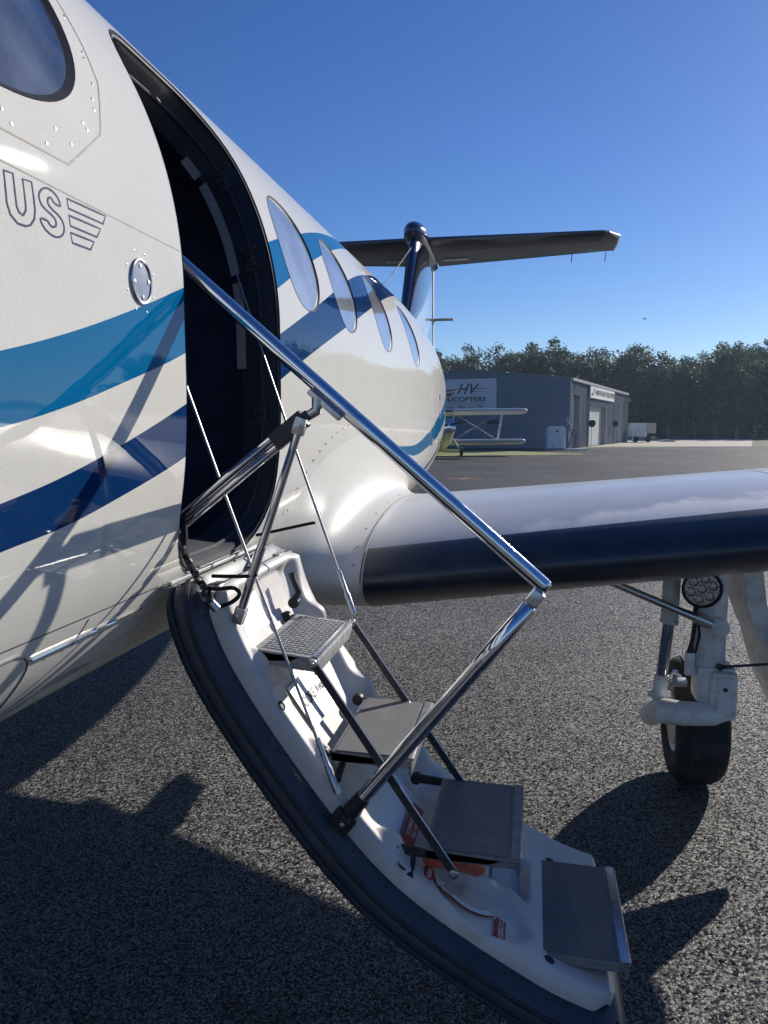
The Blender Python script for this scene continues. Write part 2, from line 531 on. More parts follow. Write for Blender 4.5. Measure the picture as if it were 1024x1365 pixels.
def skin(name, openings, off, YG, SG, m, parent, both=True, SG2=None):
    ny, ns = len(YG), len(SG)
    P = [[[YG[i], SG[j]] for j in range(ns)] for i in range(ny)]
    vals = [None]*len(openings)
    st = [[1]*ns for _ in range(ny)]          # 1 outside, -1 inside, 0 on an edge
    for o in openings:
        fv = [[o.f(P[i][j][0], P[i][j][1]) if abs(P[i][j][0]-o.cy) < o.hy+.3 and abs(P[i][j][1]-o.cs) < o.hs+.3 else 9. for j in range(ns)] for i in range(ny)]
        for i in range(ny):
            for j in range(ns):
                if fv[i][j] < 0: st[i][j] = -1
        for i in range(ny):
            for j in range(ns):
                for (k, l) in ((i+1, j), (i, j+1)):
                    if k < ny and l < ns and fv[i][j] != 9. and fv[k][l] != 9. and fv[i][j]*fv[k][l] < 0:
                        if st[i][j] == 0 or st[k][l] == 0: continue
                        a, b = P[i][j], P[k][l]
                        lo, hi = 0., 1.
                        for _ in range(24):
                            mm = (lo+hi)/2
                            if o.f(a[0]+(b[0]-a[0])*mm, a[1]+(b[1]-a[1])*mm)*fv[i][j] > 0: lo = mm
                            else: hi = mm
                        q = [a[0]+(b[0]-a[0])*lo, a[1]+(b[1]-a[1])*lo]
                        if lo < .5: P[i][j] = q; st[i][j] = 0
                        else: P[k][l] = q; st[k][l] = 0
    V = []; NR = []; py = []; ps = []; F = []
    for i in range(ny):
        for j in range(ns):
            Y, s = P[i][j]
            V.append(fus(Y, s, off)); NR.append(fnorm(Y, s)); py.append(Y); ps.append(s)
    def ok(ids):
        vs = [st[a // ns][a % ns] for a in ids]
        return not (min(vs) < 0) and not (max(vs) == 0)
    for i in range(ny-1):
        for j in range(ns-1):
            q = [i*ns+j, (i+1)*ns+j, (i+1)*ns+j+1, i*ns+j+1]
            vs = [st[a // ns][a % ns] for a in q]
            if min(vs) > 0 or not openings:
                F.append(tuple(q))
            elif max(vs) <= 0:
                continue
            else:
                if vs[0] == 0 and vs[2] == 0: T = [(q[0], q[1], q[2]), (q[0], q[2], q[3])]
                else: T = [(q[0], q[1], q[3]), (q[1], q[2], q[3])]
                if min(vs) >= 0:
                    F.append(tuple(q))
                else:
                    F += [t for t in T if ok(t)]
    if both:
        sg = SG2 or SG
        k = len(V); n2 = len(sg); yg = YG[::2]+([YG[-1]] if (len(YG)-1) % 2 else [])
        for Y in yg:
            for s in sg:
                p = fus(Y, s, off); nn = fnorm(Y, s)
                V.append(Vector((-p.x, p.y, p.z))); NR.append(Vector((-nn.x, nn.y, nn.z))); py.append(Y); ps.append(s)
        for i in range(len(yg)-1):
            for j in range(n2-1):
                F.append((k+i*n2+j, k+i*n2+j+1, k+(i+1)*n2+j+1, k+(i+1)*n2+j))
    if off < 0:
        F = [tuple(reversed(f)) for f in F]; NR = [-n for n in NR]
    me = bpy.data.meshes.new(name)
    me.from_pydata([tuple(v) for v in V], [], F)
    for nm, arr in (('py', py), ('ps', ps)):
        at_ = me.attributes.new(nm, 'FLOAT', 'POINT')
        at_.data.foreach_set('value', arr)
    me.update()
    me.shade_smooth()
    me.normals_split_custom_set_from_vertices([tuple(n) for n in NR])
    return link(name, me, m, parent)

# ---- paint with the two stripe bands
def livery():
    m = bpy.data.materials.new('livery_paint')
    m.use_nodes = True
    nt = m.node_tree; N, L = nt.nodes, nt.links
    b = N['Principled BSDF']
    b.inputs['Coat Weight'].default_value = .65; b.inputs['Coat Roughness'].default_value = .03
    b.inputs['Roughness'].default_value = .5; b.inputs['Metallic'].default_value = .0; b.inputs['Specular IOR Level'].default_value = .0
    def attr(n_):
        a = N.new('ShaderNodeAttribute'); a.attribute_name = n_; return a.outputs['Fac']
    def math_(op, a, b_=None, c=None):
        n_ = N.new('ShaderNodeMath'); n_.operation = op
        for i, v in enumerate((a, b_, c)):
            if v is None: continue
            if isinstance(v, (int, float)): n_.inputs[i].default_value = v
            else: L.new(v, n_.inputs[i])
        return n_.outputs[0]
    py = attr('py'); ps = attr('ps')
    Y0, Y1, S0, S1 = 0., 9., -1.5, 1.5
    yn = math_('MULTIPLY_ADD', py, 1/(Y1-Y0), -Y0/(Y1-Y0))
    def curve(tab):
        fc = N.new('ShaderNodeFloatCurve')
        c = fc.mapping.curves[0]
        pts = [((y-Y0)/(Y1-Y0), (s-S0)/(S1-S0)) for y, s in tab]
        c.points[0].location = pts[0]; c.points[1].location = pts[-1]
        for p in pts[1:-1]: c.points.new(*p)
        for p in c.points: p.handle_type = 'AUTO_CLAMPED'
        fc.mapping.extend = 'HORIZONTAL'
        fc.mapping.update()
        L.new(yn, fc.inputs['Value'])
        return math_('MULTIPLY_ADD', fc.outputs[0], S1-S0, S0)
    def band(top, bot):
        t = math_('GREATER_THAN', math_('SUBTRACT', curve(top), ps), 0.)
        u = math_('GREATER_THAN', math_('SUBTRACT', ps, curve(bot)), 0.)
        return math_('MULTIPLY', t, u)
    blue = band([(0, -.24), (.5, -.19), (.9, -.101), (1.033, -.066), (1.203, -.013), (1.449, .074), (2.05, .303), (2.296, .38), (2.818, .534), (3.313, .663), (3.9, .82), (4.6, 1.0), (9, 1.45)],
                [(0, -.30), (.5, -.262), (.895, -.2), (1.026, -.173), (1.195, -.128), (1.451, -.052), (2.086, .192), (2.31, .278), (2.734, .422), (3.232, .573), (3.9, .76), (4.6, .95), (9, 1.46)])
    navy = band([(0, -.42), (.5, -.37), (.898, -.301), (1.028, -.275), (1.194, -.231), (1.449, -.152), (2.041, .054), (2.409, .179), (3.227, .436), (3.877, .59), (4.6, .75), (5.5, .93), (9, 1.42)],
                [(0, -.49), (.5, -.44), (.907, -.369), (1.038, -.353), (1.204, -.319), (1.443, -.26), (2.055, -.064), (2.38, .04), (2.942, .202), (3.933, .458), (4.7, .63), (5.5, .80), (9, 1.40)])
    blue2 = band([(0, -1.4), (3.9, -.32), (3.94, -.298), (4.44, -.305), (5.22, -.219), (5.82, -.125), (6.93, -.018), (9, .2)],
                 [(0, -1.3), (3.9, -.298), (3.94, -.30), (4.35, -.352), (4.62, -.369), (5.31, -.317), (7.53, -.137), (9, .05)])
    navy2 = band([(0, -1.4), (4.7, -.6), (5.0, -.53), (5.16, -.505), (5.91, -.415), (7.05, -.32), (9, -.1)],
                 [(0, -1.4), (4.7, -.6), (5.0, -.537), (5.16, -.53), (5.91, -.455), (7.05, -.375), (9, -.17)])
    # dirt / sparkle
    geo = N.new('ShaderNodeNewGeometry')
    no = N.new('ShaderNodeTexNoise'); no.inputs['Scale'].default_value = 9; no.inputs['Detail'].default_value = 6
    L.new(geo.outputs['Position'], no.inputs['Vector'])
    n2 = N.new('ShaderNodeTexNoise'); n2.inputs['Scale'].default_value = 520; n2.inputs['Detail'].default_value = 1
    L.new(geo.outputs['Position'], n2.inputs['Vector'])
    sm = math_('MULTIPLY_ADD', no.outputs['Fac'], .10, .95)
    sm2 = math_('MULTIPLY_ADD', n2.outputs['Fac'], .40, .80)
    sm3 = math_('MULTIPLY', sm, sm2)
    def mixc(fac, a, col):
        x = N.new('ShaderNodeMix'); x.data_type = 'RGBA'
        L.new(fac, x.inputs['Factor'])
        if isinstance(a, tuple): x.inputs['A'].default_value = (*a, 1)
        else: L.new(a, x.inputs['A'])
        x.inputs['B'].default_value = (*col, 1)
        return x.outputs['Result']
    c = mixc(math_('MAXIMUM', blue, blue2), (.70, .675, .61), (.0, .13, .30))
    c = mixc(math_('MAXIMUM', navy, navy2), c, (.004, .034, .125))
    x = N.new('ShaderNodeMix'); x.data_type = 'RGBA'; x.blend_type = 'MULTIPLY'; x.inputs['Factor'].default_value = 1
    L.new(c, x.inputs['A']); L.new(sm3, x.inputs['B'])
    L.new(x.outputs['Result'], b.inputs['Base Color'])
    # rain streak dust on the roughness
    mr = N.new('ShaderNodeMapRange'); mr.inputs['To Min'].default_value = .42; mr.inputs['To Max'].default_value = .6
    L.new(no.outputs['Fac'], mr.inputs['Value']); L.new(mr.outputs[0], b.inputs['Roughness'])
    bp = N.new('ShaderNodeBump'); bp.inputs['Strength'].default_value = .05; bp.inputs['Distance'].default_value = .002
    L.new(n2.outputs['Fac'], bp.inputs['Height'])
    n4 = N.new('ShaderNodeTexNoise'); n4.inputs['Scale'].default_value = 5; n4.inputs['Detail'].default_value = 2
    L.new(geo.outputs['Position'], n4.inputs['Vector'])
    bp2 = N.new('ShaderNodeBump'); bp2.inputs['Strength'].default_value = .12; bp2.inputs['Distance'].default_value = .01
    L.new(n4.outputs['Fac'], bp2.inputs['Height']); L.new(bp2.outputs[0], bp.inputs['Normal'])
    L.new(bp.outputs[0], b.inputs['Normal'])
    L.new(bp2.outputs[0], b.inputs['Coat Normal'])
    return m
M['livery'] = livery()
FUS = skin('fuselage', [DOOR, COCKPIT]+CABWIN, 0., YG, SG, M['livery'], PLANE, SG2=arange(S_BOT, E_TOP, .05)+[E_TOP])

# ---- decals that follow the skin
def stroke(mb, pts, w, off=.0005, closed=False, sub=.02):
    """flat ribbon of width w along a (Y,s) polyline, lying on the skin"""
    P = list(pts)
    if closed: P = P+[P[0]]
    Q = []
    for (a, b) in zip(P, P[1:]):
        n = max(1, int(hypot(b[0]-a[0], b[1]-a[1])/sub))
        Q += [(a[0]+(b[0]-a[0])*i/n, a[1]+(b[1]-a[1])*i/n) for i in range(n)]
    if not closed: Q.append(P[-1])
    V = []; n = len(Q)
    for i, (Y, s) in enumerate(Q):
        if closed: a, b = Q[i-1], Q[(i+1) % n]
        else: a, b = Q[max(0, i-1)], Q[min(n-1, i+1)]
        dx, dy = b[0]-a[0], b[1]-a[1]; l = hypot(dx, dy) or 1
        nx, ny = -dy/l*w/2, dx/l*w/2
        V += [fus(Y+nx, s+ny, off), fus(Y-nx, s-ny, off)]
    F = []
    for i in range(n if closed else n-1):
        k = (i+1) % n
        F.append((2*i, 2*i+1, 2*k+1, 2*k))
    mb.add(V, F)
U_ = [(0.929, 0.1327), (0.9476, 0.1343), (0.948, 0.1127), (0.9491, 0.0934), (0.9532, 0.0862), (0.962, 0.0843), (0.9679, 0.0922), (0.9688, 0.0998), (0.9672, 0.1334), (0.9866, 0.1351), (0.9879, 0.1136), (0.9886, 0.0977), (0.9854, 0.0851), (0.9765, 0.0753), (0.9659, 0.0712), (0.9491, 0.0706), (0.9352, 0.0784), (0.9294, 0.0921)]
S_ = [(1.0509, 0.1189), (1.0327, 0.1207), (1.0306, 0.1256), (1.023, 0.1253), (1.019, 0.1191), (1.022, 0.1122), (1.0476, 0.1044), (1.0561, 0.094), (1.0542, 0.0833), (1.0444, 0.0753), (1.0306, 0.072), (1.0122, 0.0754), (1.0013, 0.0837), (0.9984, 0.091), (1.0167, 0.0913), (1.0206, 0.0863), (1.028, 0.0848), (1.0361, 0.089), (1.0361, 0.0958), (1.0299, 0.1009), (1.0056, 0.1077), (0.9992, 0.1179), (1.0026, 0.1275), (1.015, 0.1362), (1.0283, 0.1379), (1.0426, 0.1335), (1.0491, 0.1263)]
B_ = [[(1.0687, 0.1364), (1.1743, 0.1385), (1.1644, 0.1239), (1.0702, 0.1225)], [(1.0698, 0.1125), (1.1552, 0.1137), (1.1429, 0.0983), (1.0715, 0.0978)], [(1.0707, 0.0879), (1.134, 0.0889), (1.1223, 0.0746), (1.0743, 0.0739)]]
def chaikin(P):
    Q = []
    for a, b in zip(P, P[1:]+P[:1]):
        Q += [(a[0]*.75+b[0]*.25, a[1]*.75+b[1]*.25), (a[0]*.25+b[0]*.75, a[1]*.25+b[1]*.75)]
    return Q
mb = MB()
stroke(mb, U_, .0030, closed=True); stroke(mb, chaikin(S_), .0030, closed=True)
for b in B_: stroke(mb, b, .0030, closed=True)
o = mb.build('lettering', M['navy_line'], FUS); o['label'] = 'outlined navy letters US with three winged bars'
# seams
mb = MB()
stroke(mb, [(-.2, .148), (1.452, .142)], .0022)
stroke(mb, [(-.2, -.536), (1.45, -.538)], .003)
stroke(mb, [(1.20, -.545), (1.185, -.60)], .005)
stroke(mb, [(6.0, -1.2), (6.0, .9)], .004)
stroke(mb, [(5.25, -.95), (5.25, .75)], .003)
stroke(mb, [(2.06, .93), (5.2, .93)], .003)
mb.build('panel_seam', M['seam'], FUS)
# bright piano hinge strip low on the skin
mb = MB()
pts = [fus(1.06+.005*i, -.582, .003) for i in range(72)]
mb.tube(pts, .0028, 8)
o = mb.build('hinge_strip', M['chrome'], FUS)
# access panel with rounded edge, lower left
def patch(o, off, rings=5, seg=48, name='', m=None, parent=None, k0=0., k1=1.):
    V = []; F = []; NR = []
    for r in range(rings+1):
        k = k0+(k1-k0)*r/rings
        for j in range(seg):
            Y, s = o.pt(j/seg, k)
            V.append(fus(Y, s, off)); NR.append(fnorm(Y, s))
    for r in range(rings):
        for j in range(seg):
            F.append((r*seg+j, (r+1)*seg+j, (r+1)*seg+(j+1) % seg, r*seg+(j+1) % seg))
    me = bpy.data.meshes.new(name); me.from_pydata([tuple(v) for v in V], [], F); me.update()
    bm = bmesh.new(); bm.from_mesh(me); bmesh.ops.remove_doubles(bm, verts=bm.verts[:], dist=1e-6)
    bm.normal_update()
    fl = [f for f in bm.faces if f.normal.dot(fnorm(o.cy, o.cs)) < 0]
    bmesh.ops.reverse_faces(bm, faces=fl)
    bm.to_mesh(me); bm.free(); me.shade_smooth()
    return link(name, me, m, parent)
def ring_wall(o, d0, d1, seg=64, name='', m=None, parent=None, k=1., k1=None):
    V = []; F = []
    k1 = k if k1 is None else k1
    for j in range(seg):
        Y, s = o.pt(j/seg, k); V.append(fus(Y, s, d0))
        Y, s = o.pt(j/seg, k1); V.append(fus(Y, s, d0)+ (fus(Y, s, d1)-fus(Y, s, d0)))
    for j in range(seg):
        a, b = 2*j, 2*((j+1) % seg)
        F.append((a, b, b+1, a+1))
    return mesh(name, V, F, m, parent, True)
acc = Outline(.86, -.685, .205, .125, r=.06)
patch(acc, .0025, 3, 48, 'access_panel', M['livery'], FUS)
mb = MB(); mb.tube([fus(*acc.pt(j/64), .0015) for j in range(65)], .0024, 6, cap=False); mb.build('panel_edge', M['steel'], FUS, True)

def rivets(mb, pts, r=.0032):
    for Y, s in pts:
        c = fus(Y, s, .0); n = fnorm(Y, s)
        mb.lathe([(r, 0.0002), (r*.8, .0009), (.0001, .0012)], c, n, 7)
# cockpit side window + its screwed panel
pane = patch(COCKPIT, -.006, 6, 64, 'cockpit_window', M['cockpit_glass'], FUS); pane['label'] = 'dark tinted cockpit side window'
ring_wall(COCKPIT, .0015, -.007, 96, 'window_frame', M['black_rubber'], pane, 1.0, .965)
mb = MB()
panel = [(-.2, .186), (.934, .188), (1.087, .191), (1.206, .278), (1.26, .389), (1.262, .46), (1.235, .70), (1.13, .93)]
stroke(mb, panel, .003)
mb.build('window_panel_edge', M['seam'], FUS)
mb = MB()
rv = []
for a, b in zip(panel, panel[1:]):
    n = max(1, int(hypot(b[0]-a[0], b[1]-a[1])/.055))
    for i in range(n): rv.append((a[0]+(b[0]-a[0])*(i+.5)/n-.012, a[1]+(b[1]-a[1])*(i+.5)/n+.014))
for i in range(22):
    rv.append(COCKPIT.pt(i/22, 1.10))
rivets(mb, [p for p in rv if p[1] < 1.2 and p[0] < 1.25])
# screws round the little port, along seams
PORT = Outline(1.277, .054, .034, .037, n=2.)
rivets(mb, [PORT.pt((i+.5)/8, 1.45) for i in range(8)], .002)
rivets(mb, [(1.06+.05*i, -.60) for i in range(8)], .0022)
o = mb.build('skin_rivets', M['rivet'], FUS); o['kind'] = 'stuff'
pc = patch(PORT, .002, 3, 40, 'port_cover', M['port'], FUS)
mb = MB(); mb.tube([fus(*PORT.pt(j/40), .002) for j in range(41)], .003, 8, cap=False); mb.build('port_ring', M['steel'], pc, True)
for i in range(4):
    mb = MB()
    Y, s = PORT.pt(i/4+.02, .72); mb.lathe([(.0042, 0), (.0038, .0014), (.0001, .0016)], fus(Y, s, .002), fnorm(Y, s), 12)
    mb.build('screw', M['steel'], pc, True)
# cabin windows
for w in CABWIN:
    p = patch(w, -.004, 5, 56, 'cabin_window', M['window'], FUS)
    ring_wall(w, .0012, -.005, 72, 'window_frame', M['seal'], p, 1.0, .965)
# little stack of lettering near the rear
for k in range(3):
    mb = MB(); stroke(mb, [(5.55, -.02-.045*k), (5.72, -.02-.045*k)], .014); mb.build('small_placard', M['trim_grey'], FUS)
# drain / vents
for (Y, s) in ((5.9, .02), (5.9, -.12), (6.1, -.34), (5.35, -.30)):
    mb = MB(); mb.box(fus(Y, s, .004), (.012, .03, .05), bevel=.003)
    mb.build('static_port', M['steel'], FUS)

# ================================================================== DOOR OPENING AND CABIN
INNER = .105
seg = 120
V = []; F = []
for j in range(seg):
    Y, s = DOOR.pt(j/seg)
    for d, k in ((.0015, 1.0), (-.008, .992), (-.03, .975), (-INNER, .972)):
        yy, sv = DOOR.cy+(Y-DOOR.cy)*k, DOOR.cs+(s-DOOR.cs)*(1-(1-k)*.5)
        V.append(fus(yy, sv, d))
for j in range(seg):
    for r in range(3):
        a, b = j*4+r, ((j+1) % seg)*4+r
        F.append((a, b, b+1, a+1))
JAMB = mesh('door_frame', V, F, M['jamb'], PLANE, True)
mb = MB(); mb.tube([fus(*DOOR.pt(j/seg, .985), -.006) for j in range(seg+1)], .004, 8, cap=False)
mb.build('door_seal', M['black_rubber'], JAMB, True)
# second raised bead inside the jamb
mb = MB(); mb.tube([fus(DOOR.cy+(DOOR.pt(j/seg)[0]-DOOR.cy)*.968, DOOR.cs+(DOOR.pt(j/seg)[1]-DOOR.cs)*.985, -.05) for j in range(seg+1)], .006, 8, cap=False)
mb.build('frame_bead', M['seal'], JAMB, True)
# grey trim strips on the inner edge, aft side
def aft_pt(s, depth, dy=0.):
    lo, hi = DOOR.cy, DOOR.cy+DOOR.hy+.02
    for _ in range(30):
        m_ = (lo+hi)/2
        if DOOR.f(m_, s) < 0: lo = m_
        else: hi = m_
    return fus(DOOR.cy+(lo-DOOR.cy)*.97+dy, s, -depth)
for s0, s1 in ((.60, .545), (.52, .23), (.205, -.04)):
    V = []; F = []
    n = 20
    for i in range(n+1):
        s = s0+(s1-s0)*i/n
        a = aft_pt(s, .094); b = aft_pt(s, .118, -.0)
        c_ = Vector((0, -.006, 0))
        V += [a+c_, b+c_, b, a]
    for i in range(n):
        for e in range(4):
            F.append((i*4+e, i*4+(e+1) % 4, (i+1)*4+(e+1) % 4, (i+1)*4+e))
    F += [(0, 1, 2, 3), (n*4+3, n*4+2, n*4+1, n*4)]
    mesh('trim_strip', V, F, M['trim_grey'], JAMB)
# three latch plates on the aft jamb
for s in (.505, .265, -.16):
    p = aft_pt(s, .055); t = (aft_pt(s+.03, .055)-aft_pt(s-.03, .055)).normalized()
    nrm = Vector((0, -1, 0)); w = t.cross(nrm).normalized()
    R = Matrix((w, nrm, t)).transposed()
    mb = MB()
    mb.box(p+nrm*.004, (.034, .006, .05), R, .003)
    mb.box(p+t*.027+nrm*.005, (.05, .008, .014), R, .003)
    mb.box(p-t*.027+nrm*.005, (.05, .008, .014), R, .003)
    mb.lathe([(.013, 0), (.013, .009), (.006, .0095), (.006, .002)], p+nrm*.006, nrm, 16)
    for a in (-1, 1):
        for b in (-1, 1): mb.lathe([(.0045, 0), (.004, .004), (.0001, .005)], p+w*.019*a+t*.027*b+nrm*.009, nrm, 8)
    mb.build('latch_plate', M['bar_dark'], JAMB, True)
# cabin lining (dark), floor, aft partition
LDO = Outline(DOOR.cy, DOOR.cs, DOOR.hy+.005, DOOR.hs+.005, r=.17)
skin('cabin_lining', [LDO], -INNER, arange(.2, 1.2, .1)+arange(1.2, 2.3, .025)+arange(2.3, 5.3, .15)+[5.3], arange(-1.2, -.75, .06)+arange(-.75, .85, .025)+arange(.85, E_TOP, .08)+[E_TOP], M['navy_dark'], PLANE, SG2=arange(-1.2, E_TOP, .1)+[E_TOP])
mb = MB(); mb.box((-.02, 2.9, 1.245), (1.5, 5.2, .04)); mb.build('cabin_floor', M['navy_dark'], PLANE)
V = []; 
for s in arange(-.62, E_TOP, .05)+[E_TOP]:
    V.append(fus(2.42, s, -.11))
VV = [(-v.x, v.y, v.z) for v in reversed(V)]
P_ = [tuple(v) for v in V]+VV
mb = MB(); mb.prism(P_, (0, .03, 0)); mb.build('cabin_partition', M['navy_dark'], PLANE)
P_ = [(p[0], .7, p[2]) for p in P_]
mb = MB(); mb.prism(P_, (0, .03, 0)); mb.build('cabin_partition', M['navy_dark'], PLANE)
# grey bracket low inside
mb = MB(); mb.prism([(.66, 2.36, 1.40), (.70, 2.36, 1.38), (.71, 2.36, 1.345), (.68, 2.36, 1.32), (.64, 2.36, 1.335), (.63, 2.36, 1.385)], (0, .02, 0)); mb.build('interior_bracket', M['trim_grey'], PLANE)
# sill: ribbed tread plates and bright edge strips
SILL_Z = 1.272
sill = MB(); sill.box((.735, 1.743, SILL_Z-.006), (.155, .56, .012), bevel=.003)
SILL = sill.build('door_sill', M['trim_grey'], PLANE)
for i in range(11):
    mb = MB(); mb.box((.702+.0092*i, 1.743, SILL_Z+.003), (.0050, .545, .006), bevel=.0012); mb.build('tread_rib', M['tread'], SILL)
for x, w, dz in ((.684, .016, .006), (.812, .012, .005), (.834, .010, .002)):
    mb = MB(); mb.box((x, 1.743, SILL_Z+dz), (w, .56, .008), bevel=.002); mb.build('edge_strip', M['alum'], SILL, True)
mb = MB(); mb.prism([(.818, 1.462, SILL_Z), (.843, 1.462, SILL_Z), (.892, 1.462, SILL_Z-.012), (.892, 1.462, SILL_Z-.03), (.80, 1.462, SILL_Z-.03)], (0, .56, 0)); mb.build('sill_apron', M['trim_grey'], SILL)
mb = MB(); mb.tube([(.896, 1.47, SILL_Z-.014), (.896, 2.01, SILL_Z-.014)], .009, 10); mb.build('door_hinge', M['seal'], SILL, True)
for y in (1.52, 1.72, 1.92):
    mb = MB(); mb.box((.893, y, SILL_Z-.012), (.03, .05, .022), None, .004); mb.build('hinge_lug', M['steel'], SILL, True)
R = Matrix.Rotation(.24, 3, 'Y')
mb = MB(); mb.box((.868, 1.845, SILL_Z-.0045), (.030, .115, .003), R, .001); pl = mb.build('sill_placard', M['print_white'], SILL)
text('placard_lettering', 'NO STEP', .016, M['print_dark'], SILL, (.8684, 1.845, SILL_Z-.0026), (0, 1, 0), (-.97, 0, .24), .0003)

# ================================================================== AIRSTAIR DOOR
PROF = [(0.895, 1.295), (0.905, 1.27), (.93, 1.166), (1.002, 1.042), (1.089, .919), (1.201, .775), (1.311, .664), (1.45, .575), (1.557, .517), (1.646, .473), (1.785, .438)]
def cr_spline(P, n):
    out = []
    Q = [Vector(p) for p in P]
    Q = [Q[0]*2-Q[1]]+Q+[Q[-1]*2-Q[-2]]
    for i in range(1, len(Q)-2):
        for k in range(n):
            t = k/n
            p0, p1, p2, p3 = Q[i-1], Q[i], Q[i+1], Q[i+2]
            out.append(.5*((2*p1)+(p2-p0)*t+(2*p0-5*p1+4*p2-p3)*t*t+(3*p1-p0-3*p2+p3)*t**3))
    out.append(Q[-2])
    return out
_pp = cr_spline(PROF, 12)
for _ in range(40):       # smooth kinks of hand-measured points
    _pp = [_pp[0]]+[_pp[i]*.5+(_pp[i-1]+_pp[i+1])*.25 for i in range(1, len(_pp)-1)]+[_pp[-1]]
_pd = [0.]
for a, b in zip(_pp, _pp[1:]): _pd.append(_pd[-1]+(b-a).length)
OFFU = hypot(PROF[1][0]-PROF[0][0], PROF[1][1]-PROF[0][1])
DL = _pd[-1]-OFFU
def dpt(u):
    d = u+OFFU
    if d <= 0: return _pp[0]+(_pp[1]-_pp[0]).normalized()*d
    if d >= _pd[-1]: return _pp[-1]+(_pp[-1]-_pp[-2]).normalized()*(d-_pd[-1])
    i = bisect.bisect_right(_pd, d); t = (d-_pd[i-1])/(_pd[i]-_pd[i-1])
    return _pp[i-1].lerp(_pp[i], t)
def dtan(u):
    return (dpt(u+.012)-dpt(u-.012)).normalized()
def door3(u, y, off=0.):
    p = dpt(u); t = dtan(u)
    return Vector((p.x-t.y*off, y, p.y+t.x*off))
def dnrm(u):
    t = dtan(u); return Vector((-t.y, 0, t.x))
def dtan3(u):
    t = dtan(u); return Vector((t.x, 0, t.y))
YA, YB = 1.468, 2.005          # liner side edges
UA, UB = -.01, DL-.036
def plan(u, y0, y1, u0, u1, r):
    """half-open interval of Y at u for a rounded rectangle"""
    du = min(u-u0, u1-u)
    if du >= r: return y0, y1
    k = r - sqrt(max(0, r*r-(r-max(du, 0))**2))
    return y0+k, y1-k
def lheight(u, y):
    """relief of the moulded liner"""
    h = .024
    ed = min(y-YA, YB-y)
    # shallow central channel between the side rails, with scalloped walls
    sc = .016*sin(u*2*pi/.235+.6)
    ch = sstep(.055+sc, .095+sc, y-YA)*sstep(.055-sc, .10-sc, YB-y)
    h -= .030*ch*sstep(.0, .05, u)*(1-sstep(.70, .78, u))
    # raised blocks beside the step brackets
    for uc in (.19, .42, .66):
        h += .022*math.exp(-((u-uc)/.035)**2)*(sstep(.02, .05, y-YA)*(1-sstep(.07, .11, y-YA))+sstep(.02, .05, YB-y)*(1-sstep(.07, .11, YB-y)))
    # pocket beside the first step
    h -= .022*sstep(1.70, 1.735, y)*(1-sstep(1.87, 1.90, y))*sstep(.02, .05, u)*(1-sstep(.14, .17, u))
    # scoop round the door handle
    a = ((u-.90)/.125)**2+((y-1.545)/.075)**2
    h -= .015*(1-sstep(.6, 1.15, a))
    a = ((u-.80)/.07)**2+((y-1.60)/.09)**2
    h -= .008*(1-sstep(.6, 1.2, a))
    # raised curl
    a = sqrt(((u-.875)/.05)**2+((y-1.66)/.04)**2)
    h += .012*math.exp(-((a-1)/.25)**2)
    # flat pocket ahead of the last step
    yl = 1.615+.045*sin((u-.90)*22)
    h -= .03*sstep(.90, .925, u)*(1-sstep(1.005, 1.02, u))*sstep(yl, yl+.025, y)*(1-sstep(1.80, 1.825, y))
    # soft rounded edges
    h = max(h, -.008)
    e = sstep(0, .018, ed)
    return h-.016*(1-e)**2
STAIR = None
